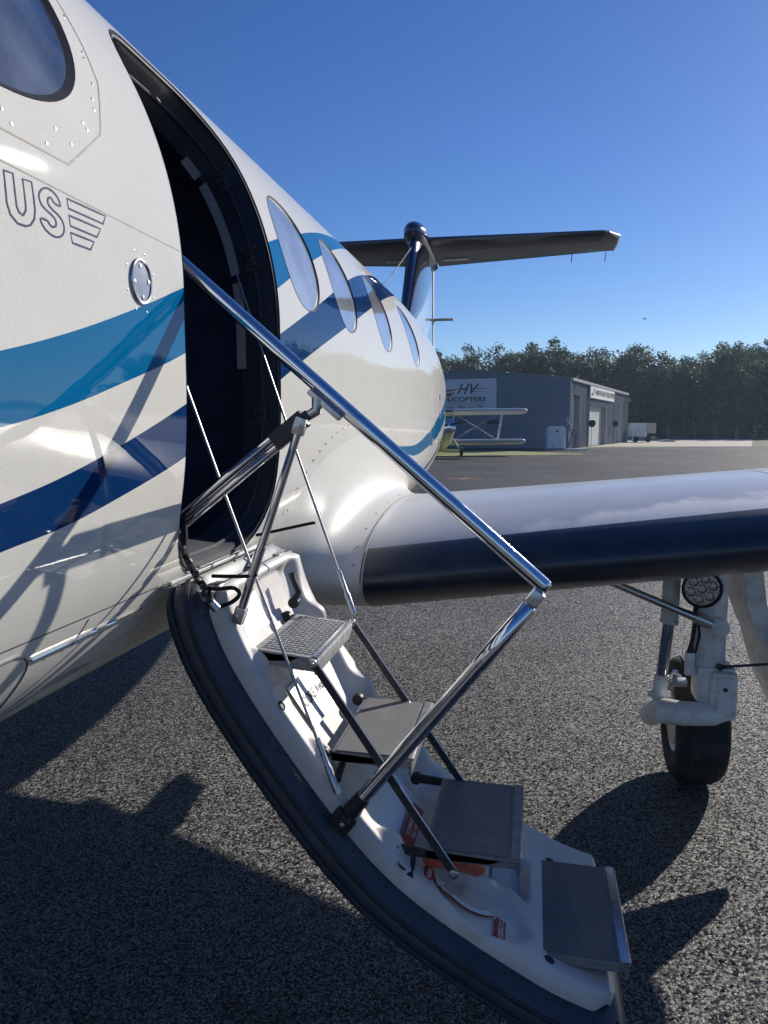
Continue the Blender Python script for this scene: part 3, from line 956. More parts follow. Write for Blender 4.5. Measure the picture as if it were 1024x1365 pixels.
def build_door():
    # shell with rubber flange
    nu = 90
    secs = []
    V = []; F = []
    rings = [(0, 0.058, -.016), (0, .03, -.015), (0, .012, -.012), (0, -.022, -.026), (0, -.036, -.038), (0, -.046, -.056), (0, -.044, -.080), (0, -.030, -.098), (0, .03, -.107)]
    us = [-.03+(DL+.062)*i/nu for i in range(nu+1)]
    k = len(rings)
    for u in us:
        for side in (0, 1):
            for (_, inset, off) in rings:
                a, b = plan(u, YA+inset, YB-inset, UA+inset, UB-inset, .085-.3*inset)
                V.append(door3(min(max(u, UA+inset), UB-(inset if inset > 0 else inset*.4)), a if side == 0 else b, off))
    for i in range(nu):
        for side in (0, 1):
            for r in range(k-1):
                a = i*2*k+side*k+r; b = a+2*k
                F.append((a, b, b+1, a+1) if side == 0 else (a, a+1, b+1, b))
        a = i*2*k+k-1; b = a+2*k
        F.append((a, b, b+k, a+k))                # outer skin
        a = i*2*k; b = a+2*k
        F.append((a, a+k, b+k, b))
    for i in (0, nu):
        for r in range(k-1):
            a = i*2*k+r
            F.append((a, a+1, a+k+1, a+k))
    me = bpy.data.meshes.new('airstair_door'); me.from_pydata([tuple(v) for v in V], [], F); me.update()
    bm = bmesh.new(); bm.from_mesh(me); bmesh.ops.remove_doubles(bm, verts=bm.verts[:], dist=1e-5); bmesh.ops.recalc_face_normals(bm, faces=bm.faces[:]); bm.to_mesh(me); bm.free()
    me.shade_smooth(); me.set_sharp_from_angle(angle=radians(50))
    d = link('airstair_door', me, M['flange'], PLANE)
    # liner
    nu, ny = 190, 84
    V = []; F = []
    for i in range(nu+1):
        u = UA+.012+(UB-.012-UA-.012)*i/nu
        a, b = plan(u, YA, YB, UA+.012, UB-.012, .06)
        for j in range(ny+1):
            y = a+(b-a)*j/ny
            eu = min(u-UA-.012, UB-.012-u)
            h = lheight(u, y)-.02*(1-sstep(-.002, .02, eu))
            V.append(door3(u, y, h))
    for i in range(nu):
        for j in range(ny):
            q = i*(ny+1)+j
            F.append((q, q+1, q+ny+2, q+ny+1))
    # skirt
    rim = [j for j in range(ny+1)]+[i*(ny+1)+ny for i in range(1, nu+1)]+[nu*(ny+1)+j for j in range(ny-1, -1, -1)]+[i*(ny+1) for i in range(nu-1, 0, -1)]
    base = len(V)
    for q in rim:
        i, j = divmod(q, ny+1)
        u = UA+.012+(UB-.012-UA-.012)*i/nu
        V.append(Vector(V[q])-dnrm(u)*.028)
    n = len(rim)
    for t in range(n):
        F.append((rim[t], base+t, base+(t+1) % n, rim[(t+1) % n]))
    me = bpy.data.meshes.new('door_liner'); me.from_pydata([tuple(v) for v in V], [], F); me.update()
    bm = bmesh.new(); bm.from_mesh(me); bmesh.ops.recalc_face_normals(bm, faces=bm.faces[:]); bm.to_mesh(me); bm.free()
    me.shade_smooth(); me.set_sharp_from_angle(angle=radians(62))
    lin = link('door_liner', me, M['liner'], d)
    # rubber bead along the outer lip
    def bead(name, inset, off, r, m):
        pts = []
        for side in (0, 1):
            seq = us if side == 0 else list(reversed(us))
            for u in seq:
                a, b = plan(u, YA+inset, YB-inset, UA+inset, UB-inset, .085-.3*inset)
                p = door3(min(max(u, UA+inset), UB-inset*.4), a if side == 0 else b, off)
                if not pts or (p-pts[-1]).length > .003: pts.append(p)
        pts.append(pts[0])
        mb = MB(); mb.tube(pts, r, 8, cap=False); return mb.build(name, m, d, True)
    bead('rubber_seal', -.036, -.048, .008, M['black_rubber'])
    bead('lip_bead', -.047, -.078, .006, M['seal'])
    # flange screws
    mb = MB()
    for i in range(26):
        u = .05+i*.047
        for yy, s in ((YA-.016+.012*(i % 2), 1), (YB+.016, -1)):
            mb.lathe([(.0036, -.002), (.0030, .0015), (.0001, .002)], door3(u, yy, -.0235+.004*(i % 2)), Vector((0, -.4*s, 0))+dnrm(u)*.8, 8)
    o = mb.build('flange_screws', M['black_rubber'], d); o['kind'] = 'stuff'
    for u in (.36, .93, 1.10):
        mb = MB(); mb.lathe([(.009, -.004), (.009, .001), (.005, .0015), (.005, -.001), (.0001, -.001)], door3(u, YA-.018, -.025), Vector((0, -.5, 0))+dnrm(u)*.8, 16)
        mb.build('latch_pin', M['bar_dark'], d, True)
    return d
STAIR = build_door()
STAIR['label'] = 'lowered airstair door with white liner, dark flange and four steps'
def plate(name, quad, off, m, parent, th=.0025, sub=6):
    """thin plate following the liner: quad corners as (u,y)"""
    a, b, c, d = quad
    V = []; F = []
    n = sub
    for i in range(n+1):
        for j in range(n+1):
            s, t = i/n, j/n
            u = (a[0]*(1-s)+b[0]*s)*(1-t)+(d[0]*(1-s)+c[0]*s)*t
            y = (a[1]*(1-s)+b[1]*s)*(1-t)+(d[1]*(1-s)+c[1]*s)*t
            V.append(door3(u, y, off))
    N0 = len(V)
    V += [Vector(v)-dnrm(.5*(a[0]+c[0]))*th for v in V]
    for i in range(n):
        for j in range(n):
            q = i*(n+1)+j
            F.append((q, q+1, q+n+2, q+n+1)); F.append((N0+q, N0+q+n+1, N0+q+n+2, N0+q+1))
    edge = [i*(n+1) for i in range(n+1)]+[n*(n+1)+j for j in range(1, n+1)]+[i*(n+1)+n for i in range(n-1, -1, -1)]+[j for j in range(n-1, 0, -1)]
    for p, q in zip(edge, edge[1:]+edge[:1]): F.append((p, q, N0+q, N0+p))
    mb = MB(); mb.add(V, F)
    return mb.build(name, m, parent)
plate('metal_plate', [(.05, 1.545), (.05, 1.675), (.135, 1.69), (.14, 1.555)], .006, M['alum'], STAIR)
p2 = plate('metal_plate', [(.28, 1.605), (.28, 1.80), (.39, 1.80), (.39, 1.605)], .0015, M['alum'], STAIR)
text('plate_lettering', 'CORE Avia', .036, M['print_dark'], STAIR, door3(.334, 1.705, .0024), (0, 1, 0), -dtan3(.334), .0001, offset=.0008, sx=.9)
plate('metal_plate', [(.59, 1.555), (.59, 1.79), (.685, 1.79), (.685, 1.555)], .004, M['print_white'], STAIR)
r1 = plate('placard', [(.695, 1.575), (.695, 1.745), (.727, 1.745), (.727, 1.575)], .012, M['red'], STAIR)
for k, tx in enumerate(('TO OPEN DOOR', 'PULL HANDLE')):
    text('placard_lettering', tx, .014, M['print_white'], STAIR, door3(.704+.0145*k, 1.655, .0132), (0, 1, 0), -dtan3(.71), .0003)
def rlabel(u, y, w, h, body, size):
    mb = MB()
    P = []
    hx, hy, r = w/2, h/2, min(w, h)*.42
    for cx, cy, a0 in ((hx-r, hy-r, 0), (-hx+r, hy-r, 90), (-hx+r, -hy+r, 180), (hx-r, -hy+r, 270)):
        for k in range(5):
            a = radians(a0+22.5*k); P.append((cx+r*cos(a), cy+r*sin(a)))
    off = max(lheight(u+a*.012, y+b*.025) for a in (-1, 0, 1) for b in (-1, 0, 1))+.0015
    c = door3(u, y, off)
    mb.prism([c+dtan3(u)*p[0]+Vector((0, p[1], 0)) for p in P], -dnrm(u)*.02)
    mb.build('placard', M['red'], STAIR)
    text('placard_lettering', body, size, M['print_white'], STAIR, c+dnrm(u)*.0012, (0, -1, 0), dtan3(u), .0003)
rlabel(.772, 1.522, .022, .046, 'OPEN', .0165)
rlabel(.958, 1.517, .024, .066, 'CLOSED', .0165)
# curved arrow
def arrow():
    ctl = [(.934, 1.546), (.905, 1.527), (.874, 1.518), (.84, 1.522), (.815, 1.540)]
    Q = [Vector(p) for p in ctl]
    sp = cr_spline([tuple(p) for p in Q], 8)
    for (w, off, m, nm) in ((.021, .0060, M['red'], 'arrow_outline'), (.0150, .0072, M['print_white'], 'arrow')):
        mb = MB(); V = []; F = []
        n = len(sp)
        ext = .003 if nm == 'arrow_outline' else 0.
        for i, p in enumerate(sp):
            t = (sp[min(n-1, i+1)]-sp[max(0, i-1)]).normalized(); nn = Vector((-t.y, t.x))
            q = p-t*ext if i == 0 else p
            for sgn in (1, -1):
                a = q+nn*w/2*sgn; V.append(door3(a.x, a.y, lheight(a.x, a.y)+off))
        for i in range(n-1): F.append((2*i, 2*i+1, 2*i+3, 2*i+2))
        t = (sp[-1]-sp[-2]).normalized(); nn = Vector((-t.y, t.x)); e = sp[-1]
        k = len(V)
        L_, W_ = .030+ext, w*.5+.009
        for q in range(7):
            t_ = q/6; c_ = e+t*(L_*t_); ww = W_*(1-t_)
            for sg_ in (1, -1):
                a = c_+nn*ww*sg_; V.append(door3(a.x, a.y, lheight(a.x, a.y)+off+.001))
        for q in range(6): F.append((k+2*q, k+2*q+1, k+2*q+3, k+2*q+2))
        mb.add(V, F)
        mb.build(nm, m, STAIR)
arrow()
# dark drain holes with rims
for (u, y) in ((.291, 1.487), (.708, 1.477), (1.079, 1.876), (1.068, 1.50), (.279, 1.90)):
    c = door3(u, y, lheight(u, y)+.0012)
    mb = MB(); mb.lathe([(.011, 0), (.0095, .0012), (.0085, -.001), (.0001, -.0012)], c, dnrm(u), 18); mb.build('drain_hole', M['black_rubber'], STAIR, True)
# red inner handle under the third step
mb = MB()
pts = [door3(.75+.0125*i, 1.535+.009*i, .040+.008*sin(i/11*pi)) for i in range(12)]
mb.tube(pts, [.014]+[.019]*10+[.013], 12)
mb.lathe([(.026, 0), (.026, .012), (.018, .02), (.0001, .022)], door3(.875, 1.668, .03), dnrm(.87), 20)
hd = mb.build('door_handle', M['red_handle'], STAIR, True); hd['label'] = 'red inner door handle'
plate('liner_pocket', [(.935, 1.66), (.935, 1.80), (1.003, 1.80), (1.003, 1.64)], -.001, M['recess'], STAIR, .001)

# ---- steps: (x back, x nose, z, y near, y far)
STEPS = [(.975, 1.118, 1.128, 1.51, 1.82), (1.145, 1.318, .918, 1.51, 1.845), (1.345, 1.543, .722, 1.51, 1.845), (1.573, 1.765, .521, 1.515, 1.865)]
for k, (x0, x1, z, y0, y1) in enumerate(STEPS):
    tilt = -.035 if k == 0 else -.004
    R = Matrix.Rotation(-tilt*3 if k == 0 else .02, 3, 'Y')
    w = x1-x0
    xc, yc = (x0+x1)/2, (y0+y1)/2
    mb = MB()
    # tray with a rolled front lip and side flanges
    mb.box((xc, yc, z-.006), (w, y1-y0, .010), R, .002)
    mb.box((x1-.004, yc, z-.020-(.008 if k == 0 else 0)), (.008, y1-y0, .034), R, .003)
    fh_ = .026 if k == 0 else .015
    mb.box((xc, y0+.003, z-.006-fh_/2), (w*.98, .006, fh_), R, .002)
    mb.box((xc, y1-.003, z-.006-fh_/2), (w*.98, .006, fh_), R, .002)
    st = mb.build('step', M['step_paint'] if k else M['tread'], STAIR, True)
    if k == 0:
        st['label'] = 'bare metal top step of the airstair'
        # ribs of the treadplate
        rb = MB()
        for i in range(11):
            for j in range(20):
                c = Vector((xc, yc, z)) + R @ Vector((-w/2+.018+i*.0105, -(y1-y0)/2+.02+j*.0143, .0002))
                rb.box(c, (.0052, .0085, .002), Matrix.Rotation((.7 if (i+j) % 2 else -.7), 3, 'Z'))
        o = rb.build('tread_pattern', M['tread'], st); o['kind'] = 'stuff'
        mb = MB(); mb.box(Vector((xc, yc, z)) + R @ Vector((w/2-.006, 0, .001)), (.012, y1-y0, .004), R, .001); mb.build('step_nosing', M['steel'], st, True)
    else:
        mb = MB(); mb.box(Vector((xc, yc, z)) + R @ Vector((-.008, 0, .0005)), (w-.034, y1-y0-.012, .004), R, .001); mb.build('grip_pad', M['grip'], st)
        mb = MB(); mb.box(Vector((xc, yc, z)) + R @ Vector((w/2-.009, 0, .001)), (.018, y1-y0-.002, .005), R, .0015); mb.build('step_nosing', M['step_paint'] if k < 3 else M['steel'], st, True)
        mb = MB(); mb.tube([Vector((x1+.0015, y0+.002, z-.002)), Vector((x1+.0015, y1-.002, z-.002))], .0028, 8); mb.build('nosing_edge', M['steel'], st, True)
    # side brackets from the tray back to the liner
    for yy, sg in ((y0, 1), (y1-.005, -1)):
        if k < 3:
            xp = x0-(.02, .012, .062)[k]
            mb = MB(); mb.prism([(xp-.014, yy, z+.010), (x0+.02, yy, z-.001), (x1-.04, yy, z-.008), (x1-.06, yy, z-.017), (x0+.03, yy, z-.019), (xp-.014, yy, z-.014)], (0, .005, 0))
            mb.build('step_bracket', M['bar_dark'], st)
            mb = MB(); mb.lathe([(.0001, -.009), (.014, -.009), (.015, -.004), (.015, .006), (.0001, .006)], Vector((xp-.004, yy, z-.002)), (0, 1, 0), 16); mb.build('pivot_hub', M['lamp_body'], st, True)
            mb = MB(); mb.lathe([(.0001, 0), (.0065, 0), (.0065, .006), (.0001, .007)], Vector((xp-.004, yy-.009 if sg > 0 else yy+.006, z-.002)), (0, -sg, 0), 12); mb.build('pivot_bolt', M['steel'], st, True)
    if k in (1, 2):
        mb = MB(); p = Vector((x0+(.02 if k == 1 else -.028), y0+.02, z-.030)); mb.tube([p, p+Vector((.002, -.055, -.012))], .0085, 12); mb.build('pivot_stub', M['lamp_body'], st, True)
# stowing hook beside the first step
mb = MB()
mb.tube([(.965, 1.83, 1.165), (.975, 1.84, 1.185), (.96, 1.845, 1.215), (.955, 1.845, 1.235)], [.011, .009, .008, .009], 10)
mb.lathe([(.0001, -.01), (.014, -.01), (.014, .01), (.0001, .01)], (.965, 1.835, 1.16), (0, 1, 0), 14)
mb.build('step_hinge', M['lamp_body'], STAIR, True)
# link bars that fold the steps
for yy, a, b in ((1.495, (1.113, 1.115), (1.408, .688)), (1.838, (1.115, 1.115), (1.40, .71))):
    mb = MB()
    A = Vector((a[0], yy, a[1])); B = Vector((b[0], yy, b[1])); t = (B-A).normalized(); w = t.cross(Vector((0, 1, 0)))
    R = Matrix((t, Vector((0, 1, 0)), w)).transposed()
    mb.box((A+B)/2, ((B-A).length, .007, .016), R, .001)
    lb = mb.build('link_bar', M['bar_dark'], STAIR)
    mb = MB(); mb.tube([A+w*-.0075, B+w*-.0075], .0022, 6)
    mb.tube([A+w*.0075, B+w*.0075], .0018, 6); mb.build('bar_edge', M['steel'], lb)
    for q in (A, A.lerp(B, .5), B):
        mb = MB(); mb.lathe([(.0001, 0), (.010, 0), (.010, .006), (.006, .007), (.006, .013), (.0001, .0135)], q+Vector((0, -.003, 0)), (0, -1, 0), 14)
        mb.build('pivot_bolt', M['steel'], lb, True)

# ================================================================== HANDRAIL
def tube_part(name, pts, r, m, parent, seg=20):
    mb = MB(); mb.tube(pts, r, seg); return mb.build(name, m, parent, True, 50)
ELB = Vector((1.582, 1.485, 1.294))
TOPA = Vector((.80, 1.515, 1.965))
FOOT = Vector((1.197, 1.462, .815))
dirU = (ELB-TOPA).normalized()
RAIL = tube_part('handrail', [TOPA, ELB-dirU*.008, ELB, ELB+dirU*.004], [.0155, .0155, .0145, .009], M['chrome'], PLANE, 28)
RAIL['label'] = 'folding chrome handrail of the airstair'
dirL = (FOOT-ELB).normalized()
HN = ELB+dirL*.02
mb = MB()
wv = dirL.cross(Vector((0, 1, 0)))
R = Matrix((dirL, Vector((0, 1, 0)), wv)).transposed()
mb.box(ELB+dirL*.028-dirU*.004, (.03, .026, .026), R, .003)
mb.lathe([(.0001, -.018), (.0065, -.018), (.0065, .018), (.0001, .018)], ELB+dirL*.032, (0, 1, 0), 14)
mb.build('elbow_hinge', M['steel'], RAIL, True)
low = tube_part('lower_tube', [ELB+dirL*.045, ELB+dirL*.05, ELB+dirL*.20, ELB+dirL*.205, FOOT-dirL*.03], [.011, .0165, .0165, .0150, .0150], M['chrome'], RAIL, 28)
mb = MB(); mb.tube([FOOT-dirL*.045, FOOT], [.0165, .0175], 20)
mb.lathe([(.0001, -.03), (.012, -.03), (.013, -.022), (.013, .022), (.0001, .022)], FOOT+dirL*.012, (0, 1, 0), 18)
mb.box(FOOT+dirL*.03, (.05, .012, .05), R, .004)
mb.build('foot_clevis', M['lamp_body'], RAIL, True)
mb = MB(); mb.lathe([(.0001, 0), (.006, 0), (.006, .008), (.0001, .009)], FOOT+dirL*.012+Vector((0, -.03, 0)), (0, -1, 0), 6); mb.build('hinge_bolt', M['steel'], RAIL)
# second linkage inside: arm from the frame, fork, and brace to the liner
ARM0 = Vector((.80, 1.505, 1.385)); ARM1 = Vector((1.108, 1.478, 1.622))
dA = (ARM1-ARM0).normalized()
FORK = Vector((1.128, 1.482, 1.645))
mb = MB()
side = dA.cross(Vector((0, 1, 0))).normalized()
R = Matrix((dA, Vector((0, 1, 0)), side)).transposed()
mb.tube([ARM0+side*.009, ARM1-dA*.06+side*.009], .0105, 16)
mb.tube([ARM0-side*.010, ARM1-dA*.06-side*.010], .0085, 16)
mb.build('support_arm', M['chrome'], RAIL, True)
mb = MB(); mb.box(ARM1-dA*.045, (.085, .026, .036), R, .004); mb.box(ARM1-dA*.002, (.02, .018, .02), R, .003)
mb.build('arm_clamp', M['bar_dark'], RAIL, True)
mb = MB(); mb.tube([ARM1-dA*.01, FORK-Vector((0, 0, .012)), FORK+Vector((.002, .004, .012))], [.009, .011, .012], 12)
mb.box(FORK+Vector((.016, .006, .0)), (.085, .02, .012), Matrix((dirU, Vector((0, 1, 0)), dirU.cross(Vector((0, 1, 0))))).transposed(), .003)
mb.build('rail_bracket', M['steel'], RAIL, True)
BR0 = ARM1-dA*.012+Vector((0, -.012, -.012)); BR1 = Vector((.958, 1.485, 1.212))
mb = MB(); mb.tube([BR0, BR1], .0082, 14); mb.tube([BR0+(BR1-BR0)*.62, BR1], .0098, 14); mb.build('brace', M['chrome'], RAIL, True)
for k, q in enumerate((BR0, BR1)):
    mb = MB(); d_ = (BR1-BR0).normalized(); s_ = d_.cross(Vector((0, 1, 0)))
    mb.box(q, (.036, .022, .024), Matrix((d_, Vector((0, 1, 0)), s_)).transposed(), .004)
    mb.lathe([(.0001, 0), (.006, 0), (.006, .006), (.0001, .007)], q+Vector((0, -.011, 0)), (0, -1, 0), 8)
    mb.build('brace_clevis', M['steel'], RAIL, True)
# door cables
CA = [Vector((.80, 1.56, 1.735)), Vector((1.173, 1.458, .855))]
CB = [aft_pt(.23, .10, -.01), Vector((1.105, 1.90, 1.12))]
for a, b in (CA, CB):
    pts = []
    for i in range(13):
        t = i/12; p = a.lerp(b, t); p.z -= .012*sin(pi*t); pts.append(p)
    c = tube_part('door_cable', pts, .0034, M['cable'], PLANE, 8)
    d_ = (b-a).normalized()
    mb = MB(); mb.tube([b-d_*.12, b-d_*.118, b-d_*.06, b-d_*.055, b], [.004, .0058, .0058, .008, .0075], 10); mb.build('cable_end', M['steel'], c, True)
# cords: beaded retaining chain at the forward corner, loop, straps to the cables
def cord(name, pts, r, m=None):
    Q = cr_spline3([Vector(p) for p in pts], 8)
    mb = MB(); mb.tube(Q, r, 8); return mb.build(name, m or M['rope'], PLANE, True, 80)
def cr_spline3(P, n):
    Q = [P[0]*2-P[1]]+P+[P[-1]*2-P[-2]]
    out = []
    for i in range(1, len(Q)-2):
        for k in range(n):
            t = k/n; p0, p1, p2, p3 = Q[i-1], Q[i], Q[i+1], Q[i+2]
            out.append(.5*((2*p1)+(p2-p0)*t+(2*p0-5*p1+4*p2-p3)*t*t+(3*p1-p0-3*p2+p3)*t**3))
    out.append(Q[-2]); return out
ch = cord('retaining_cord', [(.842, 1.475, 1.42), (.846, 1.47, 1.38), (.848, 1.465, 1.345), (.872, 1.455, 1.305), (.90, 1.45, 1.27), (.918, 1.448, 1.24)], .0075)
mb = MB()
for i in range(9):
    p = Vector((.846, 1.462, 1.35)).lerp(Vector((.912, 1.442, 1.25)), i/8)
    mb.box(p+Vector((.002*(-1)**i, -.006, .003)), (.012, .012, .012), Matrix.Rotation(i*.9, 3, 'Z') @ Matrix.Rotation(.5*i, 3, 'X'), .003)
mb.build('cord_clasp', M['bar_dark'], ch, True)
mb = MB(); mb.tube([(.914, 1.44, 1.248), (.925, 1.445, 1.232)], [.008, .01], 10); mb.build('cord_end', M['steel'], ch, True)
cord('cord_loop', [(.895, 1.45, 1.275), (.925, 1.455, 1.272), (.955, 1.46, 1.274), (.968, 1.46, 1.262), (.952, 1.46, 1.245), (.925, 1.455, 1.235)], .0045)
cord('strap', [(.905, 1.47, 1.295), (.95, 1.47, 1.296), (.985, 1.475, 1.297), (1.000, 1.478, 1.300)], .004)
cord('strap', [(.832, 1.93, 1.315), (.93, 1.90, 1.34), (1.0, 1.87, 1.358), (1.012, 1.868, 1.36)], .004)

# ================================================================== WING
def naca(t, x):
    return 5*t*(.2969*sqrt(x)-.1260*x-.3516*x*x+.2843*x**3-.1036*x**4)
def wing_par(X):
    return 2.42+.035*(X-1), 2.58-.175*(X-1), 1.093+.115*(X-1), .143-.008*(X-1)+.0006*(X-1)**2
def wing_pt(X, a):
    """a in [-1,1]: +1 upper TE, 0 LE, -1 lower TE"""
    le, c, z, t = wing_par(X)
    x = a*a
    camb = .014*4*x*(1-x)
    th = naca(t, x)*(1 if a >= 0 else -1)
    return Vector((X, le+c*x, z+c*(camb+th)-.012*c*x))
AG = [-1+2*i/96 for i in range(97)]
def wing_mat():
    m = mat('wing_paint', (.56, .57, .585), .4, .0, coat=.35, coat_rough=.16, var=.05, vscale=7)
    nt = m.node_tree; N, L = nt.nodes, nt.links
    b = N['Principled BSDF']
    geo = N.new('ShaderNodeNewGeometry')
    sx = N.new('ShaderNodeSeparateXYZ'); L.new(geo.outputs['Position'], sx.inputs[0])
    def mt(op, a, b_, c=None):
        n_ = N.new('ShaderNodeMath'); n_.operation = op
        for i, v in enumerate((a, b_, c)):
            if v is None: continue
            if isinstance(v, (int, float)): n_.inputs[i].default_value = v
            else: L.new(v, n_.inputs[i])
        return n_.outputs[0]
    nz = N.new('ShaderNodeTexNoise'); nz.inputs['Scale'].default_value = 7; nz.inputs['Detail'].default_value = 6
    L.new(geo.outputs['Position'], nz.inputs['Vector'])
    f = mt('MULTIPLY_ADD', nz.outputs['Fac'], .30, -.15)
    # band of frost just behind the boot that widens outboard
    front = mt('SUBTRACT', mt('ADD', 2.615, mt('MULTIPLY', mt('SUBTRACT', sx.outputs['X'], 1.45), .16)), mt('ADD', sx.outputs['Y'], f))
    gx = N.new('ShaderNodeMapRange'); gx.inputs['From Min'].default_value = 0; gx.inputs['From Max'].default_value = .07
    L.new(front, gx.inputs['Value'])
    st = N.new('ShaderNodeMapRange'); st.inputs['From Min'].default_value = 1.42; st.inputs['From Max'].default_value = 1.52
    L.new(mt('ADD', sx.outputs['X'], f), st.inputs['Value'])
    sp = N.new('ShaderNodeTexNoise'); sp.inputs['Scale'].default_value = 230; sp.inputs['Detail'].default_value = 3
    L.new(geo.outputs['Position'], sp.inputs['Vector'])
    spr = N.new('ShaderNodeMapRange'); spr.inputs['From Min'].default_value = .15; spr.inputs['From Max'].default_value = .65
    L.new(sp.outputs['Fac'], spr.inputs['Value'])
    fac = mt('MULTIPLY', mt('MULTIPLY', gx.outputs[0], st.outputs[0]), spr.outputs[0])
    x = N.new('ShaderNodeMix'); x.data_type = 'RGBA'; L.new(fac, x.inputs['Factor'])
    src = b.inputs['Base Color'].links[0].from_socket
    L.new(src, x.inputs['A']); x.inputs['B'].default_value = (.93, .935, .94, 1)
    L.new(x.outputs['Result'], b.inputs['Base Color'])
    inv = mt('MULTIPLY_ADD', fac, -.35, .35); L.new(inv, b.inputs['Coat Weight'])
    rr = mt('MULTIPLY_ADD', fac, .3, .38); L.new(rr, b.inputs['Roughness'])
    return m
M['wing'] = wing_mat()
def wing(sign):
    XS = [1.0+i*.12 for i in range(60)]+[8.14]
    V = []; F = []
    n = len(AG)
    for X in XS:
        for a in AG:
            p = wing_pt(X, a); V.append((p.x*sign, p.y, p.z))
    for i in range(len(XS)-1):
        for j in range(n-1):
            q = i*n+j; f = (q, q+1, q+n+1, q+n); F.append(f if sign < 0 else tuple(reversed(f)))
    F.append(tuple(range(n)) if sign > 0 else tuple(reversed(range(n))))
    F.append(tuple((len(XS)-1)*n+j for j in (reversed(range(n)) if sign > 0 else range(n))))
    w = mesh('wing', V, F, M['wing'], PLANE, True)
    w.data.set_sharp_from_angle(angle=radians(50))
    # rubber boot wrapped round the leading edge
    AB = [-.30+.49*i/30 for i in range(31)]
    V = []; F = []
    XB = [1.012+i*.2 for i in range(35)]
    for X in XB:
        for a0 in AB:
            a = a0*(1+.22*min(1.5, X-1)) if a0 > 0 else a0
            p = wing_pt(X, a); q = wing_pt(X, a+.003)-wing_pt(X, a-.003); nn = Vector((0, -q.z, q.y)).normalized()
            if nn.y > 0 and abs(a) < .1: nn = -nn
            if (a > .1 and nn.z < 0) or (a < -.1 and nn.z > 0): nn = -nn
            k = .0022 if 0 < AB.index(a0) < 30 else .0004
            p = p+nn*k; V.append((p.x*sign, p.y, p.z))
    n = len(AB)
    for i in range(len(XB)-1):
        for j in range(n-1):
            q = i*n+j; f = (q, q+1, q+n+1, q+n); F.append(f if sign < 0 else tuple(reversed(f)))
    mesh('deicing_boot', V, F, M['boot'], w, True)
    # flap track fairings under the trailing edge
    for X in (1.28, 3.34, 5.5):
        le, c, z, t = wing_par(X)
        mb = MB()
        pts = [(X*sign, le+c*.62, z-.13), (X*sign, le+c*.72, z-.155), (X*sign, le+c*.86, z-.15), (X*sign, le+c*1.0, z-.12), (X*sign, le+c*1.07, z-.085), (X*sign, le+c*1.13, z-.06)]
        mb.tube(pts, [.01, .045, .065, .06, .034, .005], 14)
        mb.build('flap_fairing', M['white'], w, True, 80)
    # trailing edge lines and a skin seam on the upper side
    mb = MB()
    for xx in (2.42,):
        V = []
        for i in range(40):
            a = .2+.75*i/39; p = wing_pt(xx, a)+Vector((0, 0, .0012)); V += [(p.x*sign-.003, p.y, p.z), (p.x*sign+.003, p.y, p.z)]
        mb.add(V, [(2*i, 2*i+1, 2*i+3, 2*i+2) for i in range(39)])
    mb.build('skin_seam', M['seam'], w)
    # root fairing
    V = []; F = []
    m_ = 18
    AF = [-.985+1.97*i/110 for i in range(111)]
    edge = []
    for a in AF:
        p = wing_pt(1.0, a); q = wing_pt(1.0, a+.004)-wing_pt(1.0, a-.004); nn = Vector((0, -q.z, q.y)).normalized()
        if a > .03 and nn.z < 0: nn = -nn
        if a < -.03 and nn.z > 0: nn = -nn
        if abs(a) <= .03 and nn.y > 0: nn = -nn
        r = .06+.30*sstep(-.75, .25, nn.z+(.25 if nn.y < -.3 else 0))
        r *= 1-.55*sstep(.6, 1., abs(a))
        for k in range(m_+1):
            psi = pi/2*k/m_
            off = r*(1-sin(psi))
            pp = p+nn*off
            z = min(max(pp.z, .965), 2.2)
            xf = fus_halfw(z)-.004
            X = xf+(1.0-xf)*(1-cos(psi))
            V.append((X*sign, pp.y, max(pp.z, .955)))
        edge.append(Vector(V[-m_-1]))
    n = m_+1
    for i in range(len(AF)-1):
        for j in range(m_):
            q = i*n+j; f = (q, q+1, q+n+1, q+n); F.append(tuple(reversed(f)) if sign < 0 else f)
    fr = mesh('wing_root_fairing', V, F, M['pearl'], PLANE, True)
    bm = bmesh.new(); bm.from_mesh(fr.data); bmesh.ops.recalc_face_normals(bm, faces=bm.faces[:]); bm.to_mesh(fr.data); bm.free()
    if sign > 0:
        mb = MB()
        pts = [e+Vector((.0015, 0, 0)) for e in edge[38:] if e.x > .3]
        mb.tube(pts, .0028, 6, cap=False)
        # rib seam where the fairing meets the wing
        mb.tube([wing_pt(1.004, a)+Vector((0, 0, .001)) for a in [i/30 for i in range(0, 28)]], .0026, 6, cap=False)
        mb.build('fairing_seam', M['seam'], fr, True)
        mb = MB()
        for e in edge[44:100:2]:
            c = Vector((e.x+.004, e.y+.02, e.z-.025)); mb.lathe([(.0036, -.002), (.0032, .001), (.0001, .0015)], c, (1, 0, 0), 7)
        for i in range(3, 26, 3):
            c = wing_pt(.975, i/30)+Vector((0, 0, .006)); mb.lathe([(.004, -.004), (.0036, .001), (.0001, .0015)], c, (.1, -.3, 1), 7)
        o = mb.build('fairing_rivets', M['rivet'], fr); o['kind'] = 'stuff'
    return w
wing(1); wing(-1)

